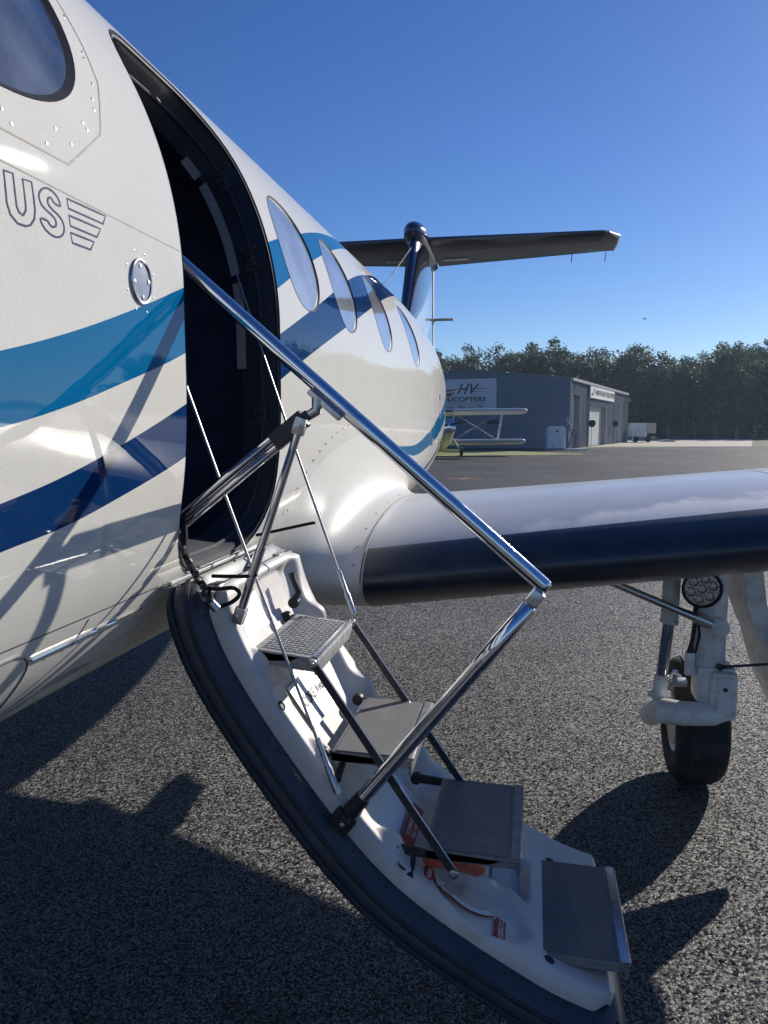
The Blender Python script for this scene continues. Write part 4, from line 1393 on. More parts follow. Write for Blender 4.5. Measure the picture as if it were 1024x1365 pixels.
# ================================================================== LANDING GEAR
def gear(sign):
    def T(x, y, z): return Vector((2.285*sign+(x-2.285)*sign, y, z))
    mb = MB()
    mb.tube([T(2.285, 3.30, 1.16), T(2.28, 3.30, .80), T(2.28, 3.30, .66), T(2.28, 3.30, .63)], [.066, .066, .068, .075], 24)
    leg = mb.build('main_gear_leg', M['gear_white'], PLANE, True)
    mb = MB()
    mb.box(T(2.30, 3.28, .56), (.15, .13, .15), None, .018)
    mb.build('pivot_block', M['gear_white'], leg, True)
    mb = MB(); mb.box(T(2.325, 3.205, .525), (.105, .05, .20), None, .022); mb.box(T(2.325, 3.178, .535), (.062, .008, .15), None, .003); mb.build('arm_knuckle', M['gear_white'], leg, True)
    mb = MB(); mb.box(T(2.325, 3.1745, .49), (.05, .004, .05), None, .002); mb.build('knuckle_plate', M['white'], leg)
    mb = MB(); mb.lathe([(.0001, 0), (.009, 0), (.009, .005), (.0001, .006)], T(2.325, 3.175, .56), (0, -1, 0), 10); mb.build('knuckle_bolt', M['bar_dark'], leg, True)
    mb = MB(); mb.lathe([(.0001, 0), (.042, 0), (.042, .02), (.03, .028), (.03, .034), (.012, .036), (.012, .042), (.0001, .043)], T(2.30, 3.235, .80), (0, -1, 0), 24); mb.build('brace_joint', M['gear_white'], leg, True)
    mb = MB(); mb.tube([T(2.345, 3.22, .455), T(2.29, 3.21, .445), T(2.18, 3.22, .435), T(2.115, 3.25, .43), T(2.095, 3.33, .40), T(2.10, 3.45, .34), T(2.11, 3.58, .29)], [.035, .047, .049, .052, .050, .045, .05], 20)
    arm = mb.build('trailing_arm', M['gear_white'], leg, True)
    mb = MB(); mb.tube([T(2.135, 3.33, 1.10), T(2.13, 3.33, .80)], .036, 20); mb.tube([T(2.13, 3.33, .80), T(2.128, 3.33, .785)], .039, 20); mb.build('shock_absorber', M['gear_white'], leg, True)
    mb = MB(); mb.tube([T(2.13, 3.33, .80), T(2.105, 3.33, .52)], .0255, 20); mb.build('shock_piston', M['chrome'], leg, True)
    mb = MB(); mb.tube([T(2.108, 3.33, .56), T(2.10, 3.33, .45)], .031, 16); mb.lathe([(.0001, -.045), (.014, -.045), (.014, .045), (.0001, .045)], T(2.10, 3.33, .475), (1, 0, 0), 14); mb.build('shock_clevis', M['gear_white'], leg, True)
    mb = MB(); mb.tube([T(1.85, 3.27, .975), T(2.17, 3.235, .852), T(2.23, 3.23, .83)], [.0165, .0165, .021], 16); mb.tube([T(2.21, 3.232, .838), T(2.275, 3.23, .812)], .026, 14); mb.build('side_brace', M['steel'], leg, True)
    mb = MB(); mb.tube([T(2.225, 3.28, 1.0), T(2.215, 3.25, .80), T(2.205, 3.26, .70), T(2.20, 3.27, .62)], .008, 8); mb.tube([T(2.22, 3.30, 1.0), T(2.235, 3.25, .76), T(2.22, 3.28, .6)], .006, 8)
    mb.build('brake_hose', M['black_rubber'], leg, True)
    mb = MB(); mb.box(T(2.20, 3.245, .64), (.035, .03, .095), None, .004); mb.build('brake_valve', M['gear_white'], leg)
    mb = MB(); mb.tube([T(2.202, 3.245, .687), T(2.202, 3.245, .73)], [.017, .006], 12); mb.build('valve_boot', M['black_rubber'], leg, True)
    # small fittings
    mb = MB()
    mb.box(T(2.165, 3.29, .545), (.07, .05, .03), None, .006); mb.box(T(2.15, 3.27, .575), (.02, .02, .05), None, .004); mb.tube([T(2.12, 3.27, .56), T(2.14, 3.25, .60), T(2.17, 3.25, .585)], .005, 8)
    mb.build('brake_fitting', M['steel'], leg, True)
    mb = MB(); mb.tube([T(2.31, 3.215, .64), T(2.36, 3.22, .645), T(2.53, 3.24, .66)], [.009, .006, .006], 8); mb.lathe([(.0001, 0), (.014, 0), (.014, .012), (.0001, .013)], T(2.31, 3.222, .64), (0, -1, 0), 12); mb.build('door_rod', M['bar_dark'], leg, True)
    # wheel: tyre, rim, brake disc
    c = T(2.295, 3.585, .283)
    ax = Vector((1, 0, 0))
    prof = [(.150, -.085), (.175, -.102), (.215, -.111), (.248, -.104), (.270, -.082), (.280, -.05), (.283, -.02), (.283, .02), (.280, .05), (.270, .082), (.248, .104), (.215, .111), (.175, .102), (.150, .085)]
    mb = MB(); mb.lathe(prof, c, ax, 56)
    ty = mb.build('tyre', M['tyre'], leg, True)
    for g in (-.055, -.02, .02, .055):
        mb = MB(); rr = .2838 if abs(g) < .03 else .2800
        mb.lathe([(rr-.004, g-.006), (rr+.0004, g-.004), (rr+.0004, g+.004), (rr-.004, g+.006)], c, ax, 56); mb.build('tread_rib', M['tyre'], ty, True)
    mb = MB(); mb.lathe([(.152, -.085), (.148, -.092), (.135, -.075), (.125, -.045), (.07, -.04), (.05, -.065), (.0001, -.07)], c, ax, 40); mb.lathe([(.152, .085), (.148, .092), (.135, .075), (.07, .05), (.0001, .06)], c, ax, 40)
    for k in range(8):
        a = 2*pi*k/8; mb.lathe([(.010, -.03), (.010, -.055), (.0001, -.057)], c+Vector((0, cos(a)*.095, sin(a)*.095)), ax, 8)
    mb.build('wheel_rim', M['gear_white'], leg, True)
    mb = MB(); mb.lathe([(.06, -.088), (.118, -.088), (.118, -.098), (.06, -.098), (.0001, -.10)], c, ax, 32); mb.build('brake_disc', M['steel'], leg, True)
    # landing light with seven lenses
    lc = T(2.225, 3.20, .962)
    mb = MB(); mb.lathe([(.0001, .05), (.045, .05), (.072, .02), (.078, 0), (.078, -.012), (.070, -.014), (.068, -.004), (.0001, -.004)], lc, (0, -1, .05) if False else (0, 1, 0), 36)
    lt = mb.build('landing_light', M['lamp_body'], leg, True)
    for k in range(7):
        if k == 0: q = lc
        else: q = lc+Vector((cos(k*pi/3+.3)*.043, 0, sin(k*pi/3+.3)*.043))
        mb = MB(); mb.lathe([(.0205, 0), (.0205, -.006), (.017, -.0075), (.012, .001), (.005, .003), (.0045, -.004), (.0001, -.005)], q+Vector((0, -.005, 0)), (0, 1, 0), 20); mb.build('lamp_lens', M['lamp_glass'], lt, True)
    mb = MB(); mb.lathe([(.0001, 0), (.066, 0)], lc+Vector((0, -.0045, 0)), (0, 1, 0), 32); mb.build('lamp_reflector', M['lamp_glass'], lt, True)
    mb = MB(); mb.box(T(2.25, 3.245, .965), (.04, .08, .03), None, .006); mb.build('lamp_bracket', M['bar_dark'], leg)
    # gear door: two folded plates
    mb = MB()
    o1 = [T(2.395, 3.30, 1.06), T(2.47, 3.30, 1.08), T(2.495, 3.30, .90), T(2.53, 3.30, .75), T(2.56, 3.30, .66), T(2.475, 3.30, .74), T(2.43, 3.30, .86)]
    mb.prism(o1, (0, .36, 0))
    mb.build('gear_door', M['gear_white'], leg)
    mb = MB()
    o1 = [T(2.50, 3.27, .74), T(2.555, 3.27, .66), T(2.60, 3.27, .50), T(2.635, 3.27, .36), T(2.625, 3.27, .30), T(2.575, 3.27, .40), T(2.52, 3.27, .56)]
    n1 = len(o1)
    back = [p+Vector((0, .05+max(0, p.z-.30)*1.0, 0)) for p in o1]
    mb.add(o1+back, [tuple(range(n1)), tuple(reversed(range(n1, 2*n1)))]+[(i, i+n1, (i+1) % n1+n1, (i+1) % n1) for i in range(n1)])
    mb.build('gear_door_panel', M['gear_white'], leg)
    mb = MB(); mb.box(T(2.545, 3.255, .67), (.05, .05, .10), Matrix.Rotation(-.3*sign, 3, 'Y'), .006); mb.tube([T(2.50, 3.25, .80), T(2.535, 3.24, .72), T(2.55, 3.24, .62)], .007, 8); mb.build('door_hinge', M['bar_dark'], leg, True)
    return leg
gear(1); gear(-1)
# nose gear
mb = MB(); mb.tube([(0, -2.0, 1.15), (0, -2.0, .55), (0, -2.08, .30)], [.06, .055, .04], 20); ng = mb.build('nose_gear_leg', M['gear_white'], PLANE, True)
mb = MB(); mb.lathe([(.10, -.05), (.15, -.075), (.2, -.07), (.222, -.04), (.226, 0), (.222, .04), (.2, .07), (.15, .075), (.10, .05), (.0001, .04)], (0, -2.08, .226), (1, 0, 0), 40); mb.build('tyre', M['tyre'], ng, True)

# ================================================================== TAIL
def lift_surface(name, secs, m, parent, n=40):
    """secs: list of (le Vector, te Vector, t/c, thickness axis Vector)"""
    V = []; F = []
    A = [-1+2*i/n for i in range(n+1)]
    for le, te, t, axv in secs:
        c = (te-le)
        for a in A:
            x = a*a; th = naca(t, x)*(1 if a >= 0 else -1)
            V.append(le+c*x+Vector(axv)*th*c.length)
    k = n+1
    for i in range(len(secs)-1):
        for j in range(n):
            q = i*k+j; F.append((q, q+1, q+k+1, q+k))
    F.append(tuple(range(k))); F.append(tuple(reversed(range((len(secs)-1)*k, len(secs)*k))))
    mb = MB(); mb.add(V, F)
    return mb.build(name, m, parent, True, 50)
# fin
def fin_mat():
    m = mat('fin_paint', (.5, .5, .5), .18, coat=1, coat_rough=.04)
    nt = m.node_tree; N, L = nt.nodes, nt.links
    b = N['Principled BSDF']
    geo = N.new('ShaderNodeNewGeometry'); sx = N.new('ShaderNodeSeparateXYZ'); L.new(geo.outputs['Position'], sx.inputs[0])
    def mt(op, a, b_, c=None):
        n_ = N.new('ShaderNodeMath'); n_.operation = op
        for i, v in enumerate((a, b_, c)):
            if v is None: continue
            if isinstance(v, (int, float)): n_.inputs[i].default_value = v
            else: L.new(v, n_.inputs[i])
        return n_.outputs[0]
    # navy above a raked curve, white wedge below, navy swoosh low down
    h = mt('SUBTRACT', sx.outputs['Z'], mt('MULTIPLY_ADD', sx.outputs['Y'], .42, -1.02))
    navy = mt('GREATER_THAN', h, 0.)
    h2 = mt('SUBTRACT', sx.outputs['Z'], mt('MULTIPLY_ADD', sx.outputs['Y'], .42, -1.62))
    blue = mt('MULTIPLY', mt('LESS_THAN', h2, 0.0), mt('GREATER_THAN', h2, -.35))
    x = N.new('ShaderNodeMix'); x.data_type = 'RGBA'; L.new(navy, x.inputs['Factor'])
    x.inputs['A'].default_value = (.72, .70, .66, 1); x.inputs['B'].default_value = (.012, .024, .08, 1)
    y = N.new('ShaderNodeMix'); y.data_type = 'RGBA'; L.new(blue, y.inputs['Factor'])
    L.new(x.outputs['Result'], y.inputs['A']); y.inputs['B'].default_value = (.03, .06, .17, 1)
    L.new(y.outputs['Result'], b.inputs['Base Color'])
    return m
M['fin'] = fin_mat()
fin = lift_surface('tail_fin', [(Vector((0, 8.3, 2.55)), Vector((0, 12.1, 2.45)), .07, (1, 0, 0)), (Vector((0, 9.05, 2.78)), Vector((0, 12.05, 2.7)), .085, (1, 0, 0)), (Vector((0, 9.4, 3.13)), Vector((0, 12.0, 3.1)), .10, (1, 0, 0)), (Vector((0, 9.8, 3.7)), Vector((0, 11.9, 3.7)), .115, (1, 0, 0)), (Vector((0, 10.02, 4.05)), Vector((0, 11.85, 4.05)), .12, (1, 0, 0))], M['fin'], PLANE)
rud = MB(); rud.box((0, 12.02, 3.3), (.03, .12, 1.5), Matrix.Rotation(.06, 3, 'X'), .006); rud.build('rudder_edge', M['white'], fin)
# bullet fairing
mb = MB(); mb.tube([(0, y, z) for y, z in ((9.86, 4.09), (9.90, 4.09), (9.99, 4.09), (10.15, 4.09), (10.4, 4.09), (11.2, 4.08), (11.9, 4.07), (12.35, 4.06))], [.012, .065, .115, .15, .165, .165, .12, .01], 28)
mb.build('tail_bullet', M['navy_gloss'], PLANE, True, 80)
for sg in (1, -1):
    tp = lift_surface('tailplane', [(Vector((.08*sg, 10.50, 4.09)), Vector((.08*sg, 12.05, 4.05)), .11, (0, 0, 1)), (Vector((1.3*sg, 10.54, 4.10)), Vector((1.3*sg, 11.85, 4.07)), .11, (0, 0, 1)), (Vector((2.45*sg, 10.60, 4.11)), Vector((2.45*sg, 11.66, 4.09)), .11, (0, 0, 1)), (Vector((2.60*sg, 10.85, 4.11)), Vector((2.60*sg, 11.62, 4.09)), .09, (0, 0, 1))], M['tail_under'], PLANE)
    # dark boot on the leading edge
    V = []; F = []
    for i in range(9):
        t = i/8
        le = Vector((.08*sg, 10.50, 4.09)).lerp(Vector((2.40*sg, 10.597, 4.11)), t); te = Vector((.08*sg, 12.05, 4.05)).lerp(Vector((2.40*sg, 11.67, 4.09)), t)
        c = te-le
        for k in range(13):
            a = -.48+.78*k/12; x = a*a
            V.append(le+c*x+Vector((0, -.003 if abs(a) < .2 else 0, (.003 if a > 0 else -.003)+naca(.11, x)*(1 if a >= 0 else -1)*c.length)))
    for i in range(8):
        for k in range(12): q = i*13+k; F.append((q, q+1, q+14, q+13))
    mb = MB(); mb.add(V, F); mb.build('deicing_boot', M['tail_dark'], tp, True)
    mb = MB(); mb.tube([(2.43*sg, 10.60, 4.115), (2.60*sg, 10.86, 4.112), (2.615*sg, 11.25, 4.105), (2.61*sg, 11.64, 4.09)], [.012, .028, .026, .012], 10); mb.build('tailplane_tip', M['white'], tp, True)
    mb = MB()
    for xx in (2.05, 2.52): mb.tube([(xx*sg, 11.66, 4.08), (xx*sg, 11.86, 4.0)], .006, 6)
    mb.build('static_wick', M['lamp_body'], tp)
    mb = MB(); mb.box((.42*sg, 11.3, 3.985), (.36, .05, .02), Matrix.Rotation(-.05*sg, 3, 'Z'), .005); mb.build('hinge_cover', M['white'], tp)
mb = MB(); mb.box((.16, 12.1, 3.26), (.30, .16, .02), None, .006); mb.box((-.16, 12.1, 3.26), (.30, .16, .02), None, .006); mb.tube([(0, 12.0, 3.22), (0, 12.2, 3.26)], .02, 8); mb.build('navigation_antenna', M['trim_grey'], fin)
mb = MB(); mb.tube([(-.05, 7.2, 2.70), (-.02, 8.6, 3.28), (0, 9.86, 3.85)], .006, 6); mb.build('antenna_wire', M['seam'], PLANE)
# propeller hub & blades at the nose
mb = MB(); mb.tube([(0, y, 1.70) for y in (-3.2, -3.3, -3.5, -3.66, -3.74)], [.30, .28, .2, .1, .01], 24); sp = mb.build('propeller_spinner', M['chrome'], PLANE, True, 80)
for k in range(4):
    a = pi/4+k*pi/2; u = Vector((cos(a), 0, sin(a))); c = Vector((0, -3.42, 1.70)); t = Vector((-sin(a), .6, cos(a))).normalized()
    mb = MB(); pts = [c+u*r-t*w for r, w in ((.15, .05), (.5, .11), (1.0, .11), (1.33, .06))]+[c+u*r+t*w for r, w in ((1.33, .06), (1.0, .11), (.5, .11), (.15, .05))]
    mb.prism(pts, (0, -.03, 0)); mb.build('propeller_blade', M['tail_dark'], sp)

# ================================================================== HANGAR
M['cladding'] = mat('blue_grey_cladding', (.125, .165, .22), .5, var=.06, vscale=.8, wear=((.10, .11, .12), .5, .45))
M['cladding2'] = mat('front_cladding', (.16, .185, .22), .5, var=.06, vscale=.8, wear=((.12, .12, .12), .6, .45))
M['roller'] = mat('roller_door_paint', (.62, .64, .62), .5, var=.07, vscale=1.2, wear=((.38, .36, .32), .9, .5))
M['gutter'] = mat('gutter_paint', (.36, .37, .37), .45, var=.06, vscale=1)
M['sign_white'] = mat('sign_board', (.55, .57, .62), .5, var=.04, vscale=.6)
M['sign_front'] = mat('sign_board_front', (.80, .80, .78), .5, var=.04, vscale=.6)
M['sign_black'] = mat('sign_ink', (.012, .013, .02), .5, var=.2, vscale=2)
M['sign_red'] = mat('sign_red', (.32, .02, .035), .5, var=.1, vscale=2)
A0 = at(14.06, 58.6); B0 = at(26.55, 85.0)
ev = (B0-A0).normalized()                       # along the front
gv = Vector((-ev.y, ev.x, 0))                   # along the gable, to the left
if gv.dot(RV) > 0: gv = -gv
HL = (B0-A0).length; HW = 16.0; EH = 5.25; AH = 6.15
hang = thing('hangar', 'blue-grey corrugated steel hangar with helicopter signs and roller doors', 'hangar', (A0.x, A0.y, 0), atan2(ev.y, ev.x))
# local frame: x along the front, y to the left (gable), z up   (gv is +90 deg from ev)
def corrug(name, p0, p1, ztop, m, parent, nrm, pitch=.19, dep=.02, z0=0.):
    """ribbed wall from p0 to p1 (local xy), ztop(t) gives height"""
    p0 = Vector((*p0, 0)); p1 = Vector((*p1, 0)); L_ = (p1-p0).length; n = max(2, int(L_/pitch))
    V = []; F = []
    prof = ((0, 0), (.55, 0), (.65, 1), (.9, 1))
    for i in range(n):
        for fx, d in prof:
            t = (i+fx)/n; q = p0.lerp(p1, t)+Vector((*nrm, 0))*d*dep
            V += [(q.x, q.y, z0), (q.x, q.y, ztop(t))]
    V += [(p1.x, p1.y, z0), (p1.x, p1.y, ztop(1))]
    F = [(2*i, 2*i+2, 2*i+3, 2*i+1) for i in range(len(V)//2-1)]
    return mesh(name, V, F, m, parent)
def gz(t): return EH+(AH-EH)*(1-abs(2*t-1))
corrug('gable_wall', (0, 0), (0, HW), gz, M['cladding'], hang, (-1, 0))
corrug('gable_wall', (HL, 0), (HL, HW), gz, M['cladding'], hang, (1, 0))
corrug('rear_wall', (0, HW), (HL, HW), lambda t: EH, M['cladding'], hang, (0, 1))
# roof: two ribbed slopes
for sgn in (0, 1):
    V = []; F = []
    n = int(HL/.5)
    for i in range(n+1):
        x = -.12+(HL+.24)*i/n; dz = .03 if i % 2 else 0
        ya, yb = (-.15, HW/2) if sgn == 0 else (HW+.15, HW/2)
        V += [(x, ya, EH+.05+dz), (x, yb, AH+.06+dz)]
    F = [(2*i, 2*i+2, 2*i+3, 2*i+1) for i in range(n)]
    mesh('roof', V, F, M['cladding2'], hang)
mb = MB(); mb.box((HL/2, -.12, EH-.03), (HL+.3, .22, .22), None, .02); mb.build('gutter', M['gutter'], hang)
mb = MB(); mb.prism([(-.1, -.1, EH+.06), (-.1, HW/2, AH+.07), (-.1, HW+.1, EH+.06), (-.1, HW+.1, EH-.09), (-.1, HW/2, AH-.08), (-.1, -.1, EH-.09)], (.06, 0, 0)); mb.build('barge_board', M['cladding'], hang)
mb = MB(); mb.box((-.03, -.03, EH/2), (.12, .12, EH), None, .01); mb.build('corner_trim', M['gutter'], hang)
mb = MB(); mb.box((9.5, HW/2, AH+.25), (1.0, .8, .35), None, .03); mb.build('roof_vent', M['gutter'], hang)
# front: bays (x0, x1, recess, door top) found from the photo
def fx(px):
    k = (px-512)/1025; a, b = A0-Vector((CAMX, 0, 0)), ev
    return (k*a.dot(FV)-a.dot(RV))/(b.dot(RV)-k*b.dot(FV))
bays = [(fx(759.5), fx(769.8), .35, fx(765.0)), (fx(782), fx(804.5), .35, fx(803.2)), (fx(817.5), fx(822.5), .35, fx(822.0))]
x = 0.
segs = []
for (a, b, d, e) in bays:
    segs.append((x, a)); x = b
segs.append((x, HL))
for a, b in segs:
    corrug('front_wall', (a, 0), (b, 0), lambda t: EH, M['cladding2'], hang, (0, -1))
for i, (a, b, d, e) in enumerate(bays):
    top = (4.1, 3.45, 3.9)[i]
    corrug('front_wall', (a, 0), (b, 0), lambda t: EH, M['cladding2'], hang, (0, -1), z0=top)
    mb = MB(); mb.box(((a+b)/2, d/2, top+.03), (b-a, d, .06)); mb.build('door_head', M['cladding2'], hang)
    for xx in (a-.05, b+.05):
        mb = MB(); mb.box((xx, d/2-.05, top/2), (.10, d+.14, top)); mb.build('door_jamb', M['gutter'], hang)
    rd = mesh('roller_door', [(a, d, 0), (b, d, 0), (b, d, top), (a, d, top)], [(0, 1, 2, 3)], M['roller'], hang)
    nn = int(top/.16)
    for k in range(nn):
        mb = MB(); mb.box(((a+b)/2, d-.02, .08+k*.16), (b-a-.02, .035, .115), None, .008); mb.build('slat', M['roller'], rd)
# downpipes
for px in (781, 815.5, 831):
    mb = MB(); mb.tube([(fx(px), -.12, EH-.1), (fx(px), -.12, 0)], .06, 8); mb.build('downpipe', M['gutter'], hang)
# lamps under the gutter
for px in (759, 830.8):
    mb = MB(); mb.box((fx(px), -.32, EH-.55), (.2, .3, .2), None, .03); mb.build('flood_lamp', M['gutter'], hang)
# front sign
sa, sb = fx(781.6), fx(813.4)
mb = MB(); mb.box(((sa+sb)/2, -.16, 4.62), (sb-sa, .06, 1.05), None, .01); sg = mb.build('front_sign', M['sign_front'], hang)
Wd = sb-sa
text('sign_lettering', 'HUNTER VALLEY HELICOPTERS', .62, M['sign_black'], sg, ((sa+sb)/2+Wd*.08, -.20, 4.60), (1, 0, 0), (0, 0, 1), .004, sx=Wd*.80/8.6, offset=.006)
mb = MB()
lx = sa+Wd*.085
mb.add([(lx-.9, -.20, 4.40), (lx+.1, -.20, 4.56), (lx+.5, -.20, 4.95), (lx+.75, -.20, 4.95), (lx+.45, -.20, 4.50), (lx-.1, -.20, 4.30), (lx-.6, -.20, 4.28)], [(0, 6, 5, 1), (1, 5, 4, 2), (2, 4, 3)])
mb.build('sign_emblem', M['sign_black'], sg)
# gable sign: y from right edge (5.75) to left
y0, y1, zb, zt = 5.75, 11.4, 2.75, 5.45
mb = MB(); mb.box((-.07, (y0+y1)/2, (zb+zt)/2), (.06, y1-y0, zt-zb), None, .008); gs = mb.build('gable_sign', M['sign_white'], hang)
ex, ey = (0, -1, 0), (0, 0, 1)
def gtext(body, yc, z, size, m, sx=1., shear=0., off=0.):
    return text('sign_lettering', body, size, m, gs, (-.108, yc, z), ex, ey, .004, sx=sx, shear=shear, offset=off)
gtext('HV', 8.30, 4.62, 1.18, M['sign_black'], 1.0, .42, .012)
gtext('HELICOPTERS', 8.62, 3.83, .50, M['sign_black'], 1.30, 0, .012)
gtext('FLIGHT TRAINING, CHARTER, SCENIC FLIGHTS', 8.55, 3.50, .155, M['sign_black'], 1.15, 0)
gtext('Phone : 0466 711 779', 8.55, 3.24, .34, M['sign_black'], 1.12)
gtext('huntervalleyhelicopters.com.au', 8.55, 2.96, .30, M['sign_black'], 1.02)
def tri(pts):
    mb = MB(); mb.add([(-.108, y, z) for y, z in pts], [tuple(range(len(pts)))]); mb.build('sign_swoosh', M['sign_red'], gs)
tri([(7.75, 4.66), (6.25, 4.63), (6.25, 4.66), (7.70, 4.73)])
tri([(7.9, 4.45), (6.7, 4.44), (6.7, 4.46), (7.85, 4.50)])
tri([(9.05, 4.62), (9.6, 4.52), (10.6, 4.36), (10.5, 4.48), (9.7, 4.64), (9.0, 4.68)])
tri([(9.1, 4.45), (9.7, 4.36), (10.7, 4.1), (9.6, 4.12), (9.25, 4.25), (9.55, 4.30)])
mb = MB(); mb.box((-.05, 6.0, 2.05), (.05, 1.0, .28), None, .01); mb.build('wall_vent', M['sign_black'], hang)

# ------------------------------------------------------------------ yard things by the hangar
M['tank_white'] = mat('tank_paint', (.78, .79, .79), .45, var=.14, vscale=2.5, wear=((.40, .36, .30), 1.6, .5))
M['tank_cream'] = mat('cream_paint', (.55, .50, .40), .5, var=.1, vscale=2)
M['pole_grey'] = mat('pole_grey', (.30, .31, .32), .5, .2, var=.1, vscale=3)
M['hose_black'] = mat('hose_black', (.02, .02, .022), .6, var=.2, vscale=8)
# fuel cabinet in front of the corner
c = at(12.35, 55.5)
t = thing('fuel_cabinet', 'white fuel bowser cabinet standing at the near corner of the hangar', 'fuel cabinet', (c.x, c.y, 0), PSI)
mb = MB(); mb.box((0, 0, .85), (1.22, .9, 1.40), None, .03); mb.build('cabinet_body', M['tank_white'], t)
mb = MB(); mb.box((0, 0, 1.62), (1.0, .7, .14), None, .02); mb.build('cabinet_lid', M['tank_white'], t)
mb = MB(); mb.box((0, -.47, .85), (.52, .03, 1.2), None, .01); mb.build('cabinet_door', M['tank_white'], t)
mb = MB(); mb.box((-.02, -.49, 1.35), (.22, .01, .12)); mb.box((.12, -.492, 1.15), (.08, .01, .08)); mb.box((-.18, -.455, .7), (.1, .01, .12)); mb.build('hazard_label', M['sign_red'], t)
mb = MB(); mb.box((0, 0, .08), (1.4, 1.0, .15), None, .02); mb.build('skid', M['pole_grey'], t)
c = at(13.15, 54.9)
t = thing('fuel_pump', 'thin fuel pump post with black hoses and a silver head beside the white cabinet', 'fuel pump', (c.x, c.y, 0), PSI)
mb = MB(); mb.tube([(0, 0, 0), (0, 0, 1.5), (-.12, 0, 2.1)], .045, 10); mb.build('pump_post', M['tank_white'], t, True)
mb = MB(); mb.box((-.16, -.02, 2.2), (.18, .16, .3), Matrix.Rotation(.4, 3, 'Y'), .04); mb.build('pump_head', M['gutter'], t)
for dx in (-.05, .16):
    mb = MB(); mb.tube([(-.1, -.05, 1.95), (.1+dx, -.06, 1.4), (.35+dx, -.06, .9), (.16+dx, -.06, .12), (-.05, -.06, .3), (.3, -.06, 1.5)], .035, 8); mb.build('hose', M['hose_black'], t, True)
mb = MB(); mb.box((.45, 0, .06), (1.6, .8, .1), None, .03); mb.build('plinth', M['tank_white'], t)
# equipment trailer at the far corner
c = at(28.6, 86.0)
t = thing('fuel_trailer', 'white and cream tank trailer parked past the far end of the hangar', 'trailer', (c.x, c.y, 0), PSI)
mb = MB(); mb.box((-.4, 0, 1.35), (1.7, 1.4, 1.5), None, .08); mb.build('tank', M['tank_white'], t)
mb = MB(); mb.box((.95, -.1, 1.55), (.95, 1.2, 1.1), None, .05); mb.build('pump_box', M['tank_cream'], t)
mb = MB(); mb.box((0, 0, .5), (3.0, 1.3, .16), None, .02); mb.build('chassis', M['pole_grey'], t)
for xx in (-.8, .6):
    mb = MB(); mb.lathe([(.0001, -.1), (.3, -.1), (.34, -.06), (.34, .06), (.3, .1), (.0001, .1)], (xx, -.6, .34), (0, 1, 0), 20); mb.build('wheel', M['tyre'], t, True)
mb = MB(); mb.tube([(-1.3, -.7, 2.0), (-1.25, -.8, 1.0), (-1.15, -.8, .1)], .08, 8); mb.build('hose', M['sign_front'], t, True)
# round black paddles on thin poles in front of the doors
for k, (px, py, dep, lab) in enumerate(((787, 564.5, 63.0, 'dark round sign on a thin pole in front of the middle roller door'), (818, 565, 76.0, 'dark round sign on a thin pole nearer the far end of the hangar'))):
    lat = (px-512)/1025*dep; z = 1.6+(570-py)*dep/1025
    c = at(lat, dep)
    t = thing('round_sign', lab, 'sign', (c.x, c.y, 0), PSI+.2, 'round dark signs before the hangar doors')
    mb = MB(); mb.tube([(0, 0, 0), (0, 0, z)], .02, 8); mb.build('post', M['pole_grey'], t)
    mb = MB(); mb.lathe([(.0001, -.04), (.26, -.04), (.30, 0), (.26, .04), (.0001, .04)], (0, -.05, z), (.25, 1, 0), 28); mb.build('disc', M['sign_black'], t, True)
    mb = MB(); mb.box((.26, -.05, z+.2), (.1, .06, .12), None, .01); mb.build('reflector', M['gutter'], t)
# light mast by the far corner
c = at((834-512)/1025*84, 84)
t = thing('lamp_post', 'slim grey lamp post standing at the far corner of the hangar', 'lamp post', (c.x, c.y, 0), PSI)
mb = MB(); mb.tube([(0, 0, 0), (0, 0, 4.5)], .07, 10); mb.build('post', M['pole_grey'], t)
mb = MB(); mb.box((.1, -.1, 4.5), (.3, .3, .16), None, .03); mb.build('lamp_head', M['gutter'], t)
# small pale slab on the concrete
c = at(32.2, 88)
mb = MB(); mb.prism([(-1.0, 0, 0), (-.5, 0, .18), (.3, 0, .25), (.9, 0, .12), (1.1, 0, 0)], (0, .8, 0)); o = mb.build('dirt_pile', M['concrete']); o.location = (c.x, c.y, -.01); o.rotation_euler = (0, 0, PSI)
tag(o, 'low pale heap of sand on the ground right of the tank trailer', 'sand heap')

# ================================================================== BIPLANE
M['bip_white'] = mat('biplane_fabric', (.62, .65, .69), .4, coat=.3, var=.06, vscale=2)
M['bip_yellow'] = mat('biplane_cream', (.60, .53, .36), .35, coat=.5, var=.06, vscale=3)
M['bip_wire'] = mat('bracing_wire', (.35, .36, .38), .4, .7, var=.1, vscale=9)
c = at(3.55, 44.2)
bip = thing('biplane', 'small yellow and white biplane parked before the hangar gable', 'biplane', (c.x, c.y, 0), PSI)
